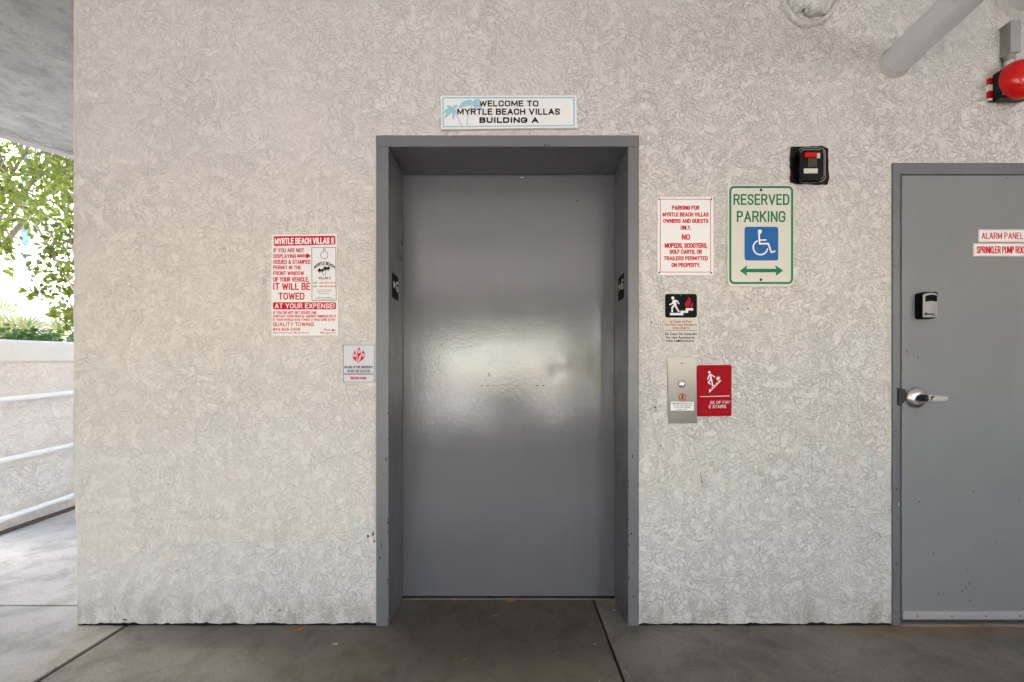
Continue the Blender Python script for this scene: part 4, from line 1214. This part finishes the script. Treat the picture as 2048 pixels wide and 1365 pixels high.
# key lock box
kb = empty("key_lock_box", (1.83, -0.004, 1.366))
tag(kb, "small silver and black key lock box on the service door", "lock box")
def shell(x0, x1, z0, z1, ya, yb, bulge, r, name, mat, domed=True):
    P = rrect(x0, x1, z0, z1, r, 5)
    n = len(P); cx, cz = (x0+x1)/2, (z0+z1)/2
    o = MB(); rows = [(1.0, ya)] + [(1.0, yb+0.003), (0.985, yb+0.001), (0.95, yb)] if domed else [(1.0, ya), (1.0, yb)]
    vs = []
    for sc, y in rows: vs += [(cx+(x-cx)*sc, y, cz+(z-cz)*sc) for x, z in P]
    fs = [[k*n+(i), k*n+(i+1) % n, (k+1)*n+(i+1) % n, (k+1)*n+i] for k in range(len(rows)-1) for i in range(n)]
    fs.append([(len(rows)-1)*n+i for i in range(n)])
    o.add(vs, [list(reversed(q_)) for q_ in fs[:-1]] + [fs[-1]]); return o.build(name, mat, kb)
shell(1.7946, 1.8690, 1.366, 1.482, -0.004, -0.038, 0, 0.012, "body", M['black_plastic'])
fx0, fx1, fz0, fz1 = 1.799, 1.8660, 1.3685, 1.4755
# silver front, bowed
o = MB(); nx = 10; P = []
cols = []
for i in range(nx+1):
    u = i/nx; x = fx0 + (fx1-fx0)*u
    y = -0.0385 - 0.006*math.sin(math.pi*u)
    top = fz1 - 0.006*(2*u-1)**2 - (0.004 if i in (0, nx) else 0); bot = fz0 + (0.002 if i in (0, nx) else 0)
    cols.append((x, y, bot, top))
for (xa, ya, ba, ta), (xb, yb, bb, tb) in zip(cols[:-1], cols[1:]):
    o.face([(xa, ya, ba), (xb, yb, bb), (xb, yb, tb), (xa, ya, ta)], 0, True)
    o.face([(xa, ya, ta), (xb, yb, tb), (xb, -0.037, tb), (xa, -0.037, ta)])
    o.face([(xb, yb, bb), (xa, ya, ba), (xa, -0.037, ba), (xb, -0.037, bb)])
for (x, y, bo, to), sgn in ((cols[0], 1), (cols[-1], -1)):
    o.face([(x, y, bo), (x, y, to), (x, -0.037, to), (x, -0.037, bo)])
o.build("front_cover", simple("silver_paint", (0.30, 0.297, 0.297), 0.5, metal=0.1, var=0.05), kb)
wv = MB(); pts = []
for i in range(9):
    u = i/8; pts.append((1.8085 + 0.047*u, 1.4630 + 0.0035*math.sin(math.pi*u)))
for i in range(9):
    u = 1-i/8; pts.append((1.8085 + 0.047*u, 1.4375 + 0.002*math.sin(math.pi*u)))
wv.prism(pts, -0.0452, -0.038); wv.build("dial_shutter", M['black_plastic'], kb)
I = Ink(-0.0450); I.text("Master", 1849.5, 625.5, 1870.5, 630.5, 0.02, slant=0.35); I.stroke([(1864, 631.6), (1872, 631.9)], 0.9)
I.build("lettering", M['black_ink'], kb)

# ------------------------------------------------------------------ passage on the left: guard wall, rails
GX = -3.5
gw = empty("guard_wall", (GX, 1.0, 0))
tag(gw, "sunlit stucco guard wall with a smooth coping along the ramp", "wall")
def sloped(mb, x0, x1, y0, y1, a0, a1, s, mi=0, seg=12):
    """bar along the ramp; a0,a1 = bottom, top heights at y=0.188, slope s"""
    for i in range(seg):
        ya = y0+(y1-y0)*i/seg; yb = y0+(y1-y0)*(i+1)/seg
        za, zb = s*(ya-0.188), s*(yb-0.188)
        v = [(x0,ya,a0+za),(x1,ya,a0+za),(x1,yb,a0+zb),(x0,yb,a0+zb),(x0,ya,a1+za),(x1,ya,a1+za),(x1,yb,a1+zb),(x0,yb,a1+zb)]
        fs = [(4,5,6,7),(1,2,6,5),(3,0,4,7),(0,3,2,1)]
        if i == 0: fs.append((0,1,5,4))
        if i == seg-1: fs.append((2,3,7,6))
        mb.add(v, fs, mi)
b = MB(); sloped(b, GX-0.20, GX, 1.00, 6.5, -0.12, 1.19, SL); b.build("wall_body", M['stucco_guard'], gw)
b = MB()
prof = [(GX+0.0, 1.176), (GX+0.026, 1.182), (GX+0.030, 1.200), (GX+0.030, 1.30), (GX+0.020, 1.326), (GX-0.0, 1.336), (GX-0.2, 1.336), (GX-0.226, 1.32), (GX-0.23, 1.19), (GX-0.2, 1.18)]
seg = 14; vs = []
for i in range(seg+1):
    y = 1.00 + 5.5*i/seg
    vs += [(x, y, z + SL*(y-0.188)*0.9) for x, z in prof]
n = len(prof)
b.add(vs, [[k*n+i, (k+1)*n+i, (k+1)*n+(i+1) % n, k*n+(i+1) % n] for k in range(seg) for i in range(n)], 0, True)
b.build("coping", M['coping'], gw)
b = MB(); sloped(b, GX-0.02, GX+0.035, 1.00, 6.4, 0.002, 0.020, SL); b.build("foot_seam", simple("moss_dirt", (0.10, 0.08, 0.07), 0.95, var=0.4, scale=60), gw)
rl = empty("handrail", (-3.4, 1.0, 0))
tag(rl, "white three-bar handrail in front of the guard wall", "handrail")
for h in (0.905, 0.50, 0.108):
    b = MB(); s = 0.085
    p0 = Vector((-3.4, 0.88, h + s*(0.88-0.188))); p1 = Vector((-3.4, 6.2, h + s*(6.2-0.188)))
    b.tube(p0, p1, 0.0185, n=16); b.build("rail", M['rail'], rl)
for y in (0.90, 3.2, 5.9):
    b = MB(); b.tube((-3.4, y, rz(y)), (-3.4, y, 0.905 + 0.085*(y-0.188)), 0.021, n=16); b.build("post", M['rail'], rl)

# ------------------------------------------------------------------ dry leaves and litter on the floor
def dry_leaf(px, py, L, w, ang, label, curl=0.35, mat='leaf_dry', z=0.002, Yfix=None):
    # photo pixel on the floor plane z=0
    d = FPX*CAM_Z/(py-VY); x = (px-VX)/FPX*d; y = d + CAM_Y
    o = MB(); n = 8; ca, sa = math.cos(ang), math.sin(ang)
    L_ = []; R_ = []; C_ = []
    for i in range(n+1):
        t = i/n; hw = w/2*math.sin(math.pi*min(0.06+t*0.94, 1))**0.7
        zz = z + curl*L*(t-0.5)**2
        u = (t-0.5)*L
        for arr, v, dz in ((L_, hw, 0.25*hw), (C_, 0, 0), (R_, -hw, 0.25*hw)):
            arr.append((x + u*ca - v*sa, y + u*sa + v*ca, zz + dz))
    for i in range(n):
        o.face([L_[i], C_[i], C_[i+1], L_[i+1]], 0, True); o.face([C_[i], R_[i], R_[i+1], C_[i+1]], 0, True)
    ob = o.build("dry_leaf", M[mat]); tag(ob, label, "leaf", "dry leaves on the floor"); return ob
dry_leaf(597, 1261, 0.062, 0.020, R(35), "brown curled leaf at the foot of the wall left of the door")
dry_leaf(1021, 1204, 0.050, 0.030, R(-15), "crumpled orange leaf lying against the elevator sill", 0.5)
dry_leaf(990, 1233, 0.030, 0.010, R(20), "small narrow orange leaf before the elevator sill")
dry_leaf(671, 1290, 0.024, 0.014, R(10), "tiny pale yellow leaf left of the elevator jamb", 0.3, 'seed')
dry_leaf(1210, 1253, 0.020, 0.009, R(60), "tiny orange leaf caught in the right floor joint", 0.2)
dry_leaf(930, 1320, 0.018, 0.010, R(40), "tiny orange leaf on the dark stain near the picture bottom", 0.3)
db = MB(); rb = random.Random(31)
for i in range(75):
    if i < 45: px, py = rb.uniform(760, 1270), rb.uniform(1212, 1364)
    else: px, py = rb.uniform(150, 2040), rb.uniform(1258, 1364)
    d = FPX*CAM_Z/(py-VY); x = (px-VX)/FPX*d; y = d + CAM_Y
    if y > -0.01 and not (IX0+.02 < x < IX1-.02): continue
    r = rb.uniform(0.0010, 0.0024) if rb.random() < 0.93 else 0.004
    mi = 0 if rb.random() < 0.45 else 1
    n = 6; top = (x, y, r*0.7)
    ring = [(x + r*rb.uniform(.6, 1.2)*math.cos(2*math.pi*k/n), y + r*rb.uniform(.6, 1.2)*math.sin(2*math.pi*k/n), 0.0006) for k in range(n)]
    db.add(ring + [top], [[k, (k+1) % n, n] for k in range(n)], mi)
for px, py, r in ((1228, 1221, 0.008), (1226, 1207, 0.005), (1244, 1233, 0.006)):
    d = FPX*CAM_Z/(py-VY); x = (px-VX)/FPX*d; y = d + CAM_Y
    ring = [(x + r*math.cos(1.05*k), y + r*.6*math.sin(1.05*k), 0.0006) for k in range(6)]
    db.add(ring + [(x, y, r*.5)], [[k, (k+1) % 6, 6] for k in range(6)], 0 if py < 1230 else 1)
tag(db.build("litter", [M['seed'], M['chip']]), "scattered crumbs and grit on the concrete floor", kind='stuff')

# ------------------------------------------------------------------ outside: planting and white building
def leaves(mb, pts, size, rnd, asp=0.55, mi=0, droop=0.0):
    for p in pts:
        s = size*rnd.uniform(.6, 1.3)
        a = Vector((rnd.uniform(-1, 1), rnd.uniform(-1, 1), rnd.uniform(-1, .6) - droop)).normalized()
        b_ = a.orthogonal().normalized(); b_.rotate(Matrix.Rotation(rnd.uniform(0, 6.28), 3, a)); nrm = a.cross(b_)
        p = Vector(p)
        tip = p + a*s; m1 = p + a*s*0.45 + b_*s*asp*0.5 + nrm*s*0.08; m2 = p + a*s*0.45 - b_*s*asp*0.5 + nrm*s*0.08
        mb.add([p, m2, tip, m1], [(0, 1, 2), (0, 2, 3)], mi)

def bough(p0, p1, n, spread, rnd, sag=0.0):
    """points along a bough, clustering towards its end"""
    out = []
    p0, p1 = Vector(p0), Vector(p1)
    for _ in range(n):
        t = rnd.random()**0.7
        p = p0.lerp(p1, t); p.z -= sag*math.sin(math.pi*t)*0.3
        r = spread*(0.35 + 0.65*t)
        out.append(p + Vector((rnd.gauss(0, r), rnd.gauss(0, r), rnd.gauss(0, r*0.75))))
    return out

def tree(base, height, crown_c, crown_r, nclump, per, label, seed, extra=(), size=0.10):
    rnd = random.Random(seed)
    root = empty("leafy_tree", base); tag(root, label, "tree")
    tr = MB(); cr = MB()
    base = Vector(base); cc = Vector(crown_c)
    fork = base.lerp(cc, 0.45); fork.z = base.z + height*0.42
    tr.tube(base, fork, 0.15, 0.07, n=12)
    ends = []
    for i in range(nclump):
        while True:
            q_ = Vector((rnd.uniform(-1, 1), rnd.uniform(-1, 1), rnd.uniform(-1, 1)))
            if 0.25 < q_.length < 1: break
        e = cc + Vector((q_.x*crown_r[0], q_.y*crown_r[1], q_.z*crown_r[2])); ends.append(e)
    limbs = []
    for i in range(7):
        e = ends[i % len(ends)]; mid = fork.lerp(e, 0.55) + Vector((0, 0, 0.3))
        tr.tube(fork, mid, 0.055, 0.028, n=8); tr.tube(mid, e, 0.026, 0.010, n=7); limbs.append(mid)
    for e in ends:
        s = min(limbs, key=lambda m: (m-e).length)
        tr.tube(s, e, 0.016, 0.005, n=5)
        leaves(cr, [e + Vector((rnd.gauss(0, .21), rnd.gauss(0, .21), rnd.gauss(0, .17))) for _ in range(per)], size, rnd, droop=.2)
    for p0, p1, n_, sp in extra:
        p0, p1 = Vector(p0), Vector(p1)
        tr.tube(min(limbs, key=lambda m: (m-p0).length), p0, 0.02, 0.012, n=6); tr.tube(p0, p1, 0.012, 0.004, n=5)
        leaves(cr, bough(p0, p1, n_, sp, rnd), size, rnd, droop=.3)
    tr.build("trunk", M['bark'], root); cr.build("crown", M['leaf'], root)
    return root

def wz(px, py, Y): return tuple(at(px, py, Y))
tree((-11.4, 6.6, -0.1), 6.5, (-9.0, 6.0, 5.5), (2.5, 2.1, 1.9), 135, 90, "bright green leafy tree hanging over the guard wall", 5,
     extra=((wz(170, 330, 4.2), wz(110, 480, 4.2), 260, .20), (wz(160, 420, 4.4), wz(120, 530, 4.4), 200, .15), (wz(110, 480, 4.3), wz(65, 545, 4.3), 60, .09),
            (wz(150, 520, 4.0), wz(70, 590, 4.0), 150, .12), (wz(-20, 420, 4.2), wz(15, 520, 4.2), 180, .16), (wz(180, 540, 4.1), wz(135, 600, 4.1), 130, .12),
            (wz(-30, 330, 4.2), wz(60, 430, 4.2), 300, .22), (wz(160, 300, 4.5), wz(60, 360, 4.5), 350, .3), (wz(165, 610, 3.6), wz(130, 640, 3.6), 90, .10)))
def shrub(px, Y, top, r, n, label, seed):
    rnd = random.Random(seed); c = at(px, 700, Y)
    root = empty("garden_shrub", (c.x, Y, -0.1)); tag(root, label, "shrub", "shrubs behind the guard wall")
    st = MB(); lf = MB()
    for i in range(9):
        e = Vector((c.x + rnd.uniform(-r, r)*.7, Y + rnd.uniform(-r, r)*.5, top*rnd.uniform(.65, 1)))
        st.tube((c.x, Y, -0.12), e, 0.02, 0.006, n=6)
    P = []
    for i in range(n):
        zz = rnd.uniform(0.35, 1)**0.7*top
        ph = rnd.uniform(0, 6.28); rr = r*math.sqrt(rnd.random())*(1.05-0.5*abs(zz/top-0.6))
        P.append((c.x + rr*math.cos(ph), Y + rr*math.sin(ph), zz + 0.12*noise.noise(Vector((ph*2, zz*4, seed)))))
    leaves(lf, P, 0.085, rnd, 0.6)
    st.build("stem", M['bark'], root); lf.build("foliage", M['shrub'], root)
shrub(15, 3.6, 1.78, .50, 1100, "dense green shrub at the left picture edge behind the guard wall", 41)
shrub(75, 4.1, 1.72, .42, 620, "lower dark green shrub in the middle above the coping", 42)
shrub(120, 3.7, 1.76, .40, 800, "green shrub beside the stucco corner behind the guard wall", 43)
def palm(px, Y, h, label, seed, nf=22, L=1.0):
    rnd = random.Random(seed); c = at(px, 700, Y)
    root = empty("fan_palm", (c.x, Y, -0.12)); tag(root, label, "palm", "pale palms behind the shrubs")
    st = MB(); st.tube((c.x, Y, -0.14), (c.x, Y, h), 0.07, 0.05, n=10); st.build("trunk", M['bark'], root)
    lf = MB()
    for i in range(nf):
        a = Vector((rnd.uniform(-1, 1), rnd.uniform(-1, 1), rnd.uniform(-.3, 1.0))).normalized()
        o = Vector((c.x, Y, h)); hub = o + a*L*0.5
        st2 = a.orthogonal().normalized(); st2.rotate(Matrix.Rotation(rnd.uniform(0, 6.28), 3, a))
        for j in range(-6, 7):
            d = (a*math.cos(j*.17) + st2*math.sin(j*.17)).normalized(); w = d.cross(a.cross(st2)).normalized()*0.018
            tip = hub + d*L*0.55 - Vector((0, 0, .12*abs(j)/6))
            m_ = hub.lerp(tip, .5)
            lf.add([hub, m_ + w, tip, m_ - w], [(0, 1, 2), (0, 2, 3)])
        lf.add([o, o + st2*.012, hub + st2*.012, hub], [(0, 1, 2, 3)])
    lf.build("crown", M['palm'], root)
palm(110, 6.0, 1.75, "pale fan palm nearer the stucco corner, behind the shrubs", 61)
palm(25, 6.4, 1.85, "pale fan palm at the left picture edge, behind the shrubs", 62)
b = MB(); b.face([(-12, 1.0, -0.13), (-3.72, 1.0, -0.13), (-3.72, 9, -0.13), (-12, 9, -0.13)]); tag(b.build("planting_bed", M['soil']), kind='structure')

bd = empty("white_building", (-13.5, 10, -0.16))
tag(bd, "bright white apartment building behind the tree with blue window strips", "building")
BX = -13.5
b = MB(); b.box(BX-12, BX, -6, 34, -0.2, 13.5); b.build("wall", M['building'], bd)
for z in (2.85, 5.55, 8.4, 11.5):
    b = MB(); b.box(BX-0.0, BX+0.55, -6.2, 34.2, z, z+0.42); b.build("ledge", M['building'], bd)
b = MB(); b.box(BX-12.2, BX+0.3, -6.3, 34.3, 13.5, 13.9); b.build("roof", M['building'], bd)
for k in range(-6, 8):
    yw = 10.28 + k*2.6
    if not (-5 < yw < 33): continue
    for z0, z1 in ((0.9, 2.6), (3.85, 5.5), (6.0, 8.2), (9.0, 11.2)):
        m = MB(); m.box(BX+0.003, BX+0.05, yw-0.06, yw+0.26, z0-0.04, z1+0.04); w0 = m.build("window", M['building'], bd)
        m = MB(); m.box(BX+0.052, BX+0.056, yw, yw+0.20, z0, z1); m.build("pane", M['blue_glass'], w0)

# ------------------------------------------------------------------ the garage behind the viewer (mirrored in the door gloss)
def wallbox(name, x0, x1, y0, y1, z0, z1, label, cat, mat='stucco_guard'):
    b = MB(); b.box(x0, x1, y0, y1, z0, z1); o = b.build(name, M[mat]); tag(o, label, cat); return o
wallbox("garage_side_wall", -3.7, -3.5, -7.0, 0.29, -0.05, CEIL-0.002, "plain stucco side wall left behind the viewer", "wall")
wallbox("garage_end_wall", 5.8, 5.99, -6.5, 3.69, -0.05, CEIL-0.002, "plain stucco end wall right of the service door", "wall")
wallbox("garage_beam", -3.99, 5.99, -6.9, -6.55, 2.50, CEIL-0.003, "concrete edge beam over the garage entrance", "beam", 'ceiling')
wallbox("reflection_blocker", -1.75, 1.55, -4.15, -3.98, -0.02, 0.55, "low kerb wall added unseen to hide sunlit floor from the door", "kerb", 'ceiling')  # added low wall, keeps the sunlit floor out of the door's reflection
wallbox("entrance_lintel", -1.719, 1.119, -6.85, -6.6, 2.05, 2.499, "low concrete lintel between the two garage columns", "lintel", 'ceiling')
wallbox("garage_column", -2.65, -1.72, -6.89, -6.56, -0.02, 2.499, "square garage column left of the parked car", "column", 'ceiling')
wallbox("garage_column", 1.12, 2.05, -6.89, -6.56, -0.02, 2.499, "square garage column right of the parked car", "column", 'ceiling')
b = MB(); up = [(-3.2, -6.9), (-3.2, 0.4), (-1.5, 2.6), (5.9, 2.6), (5.9, -6.9)]
pslab(b, up, 16.0, CEIL+0.352, 0); b.face([(x, y, CEIL+0.352) for x, y in up[::-1]])
tag(b.build("added_shade_storeys", M['building']), "unseen upper storeys added on the ceiling slab to shade the trees", "building")  # unseen mass added above the slab to keep sun off the trees

def car(cx, cy, label, lift=0.0):
    root = empty("parked_or_added_car", (cx, cy, 0)); tag(root, label, "car", "parked and added cars behind the viewer")
    W_ = 0.86
    def body_section(pts, hw, tum=0.0):
        return pts
    b = MB()
    side = [(-2.1, .30), (-2.15, .62), (-2.05, .88), (-1.2, .98), (1.55, .98), (2.05, .92), (2.15, .55), (2.1, .28)]
    n = len(side)
    vs = []
    for x, inset in ((-W_, 0), (-W_*.97, 0), (W_*.97, 0), (W_, 0)):
        vs += [(cx + x, cy + y, z if abs(x) < W_*.98 else 0.3 + (z-.3)*.93) for y, z in side]
    fs = [[k*n+i, k*n+(i+1) % n, (k+1)*n+(i+1) % n, (k+1)*n+i] for k in range(3) for i in range(n)]
    fs += [list(range(n)), [3*n+i for i in range(n-1, -1, -1)]]
    b.add(vs, fs); b.build("body", M['car_paint'], root)
    b = MB(); roof = [(-1.25, .97), (-.65, 1.40), (.95, 1.42), (1.75, .97)]
    vs = []
    for sx in (-1, 1):
        for y, z in roof: vs.append((cx + sx*W_*(.94 if z < 1.2 else .72), cy + y, z))
    b.add(vs, [(0, 1, 2, 3), (7, 6, 5, 4), (0, 4, 5, 1), (2, 6, 7, 3)], 1); b.add([vs[1], vs[2], vs[6], vs[5]], [(3, 2, 1, 0)], 0)
    b.build("cabin", [M['car_paint'], M['car_glass']], root)
    for sx in (-1, 1):
        for y in (-1.35, 1.35):
            w = MB(); w.lathe((cx + sx*(W_-.20), cy + y, .31), [(.20, .0), (.30, .0), (.315, .03), (.315, .18), (.30, .21), (.20, .21)], (sx, 0, 0), 24); wo = w.build("wheel", M['tyre'], root)
            w = MB(); w.lathe((cx + sx*(W_-.20), cy + y, .31), [(.20, .20), (.06, .18), (.0005, .18)], (sx, 0, 0), 24); w.build("rim", M['alu'], wo)
        t = MB(); t.bbox(cx + sx*.62-.16, cx + sx*.62+.16, cy+2.07, cy+2.13, .68, .82, .01); t.build("tail_light", M['tail'], root)
    t = MB(); t.bbox(cx-W_*.98, cx+W_*.98, cy+2.08, cy+2.22, .32, .55, .03); t.build("bumper", M['black_plastic'], root); root.location.z += lift
car(0.10, -12.8, "dark parked car standing outside straight behind the viewer", -0.16)
car(3.55, -5.2, "dark car added unseen in the right bay to block reflections")  # extra car, added to block bright reflections in steel plate and red sign
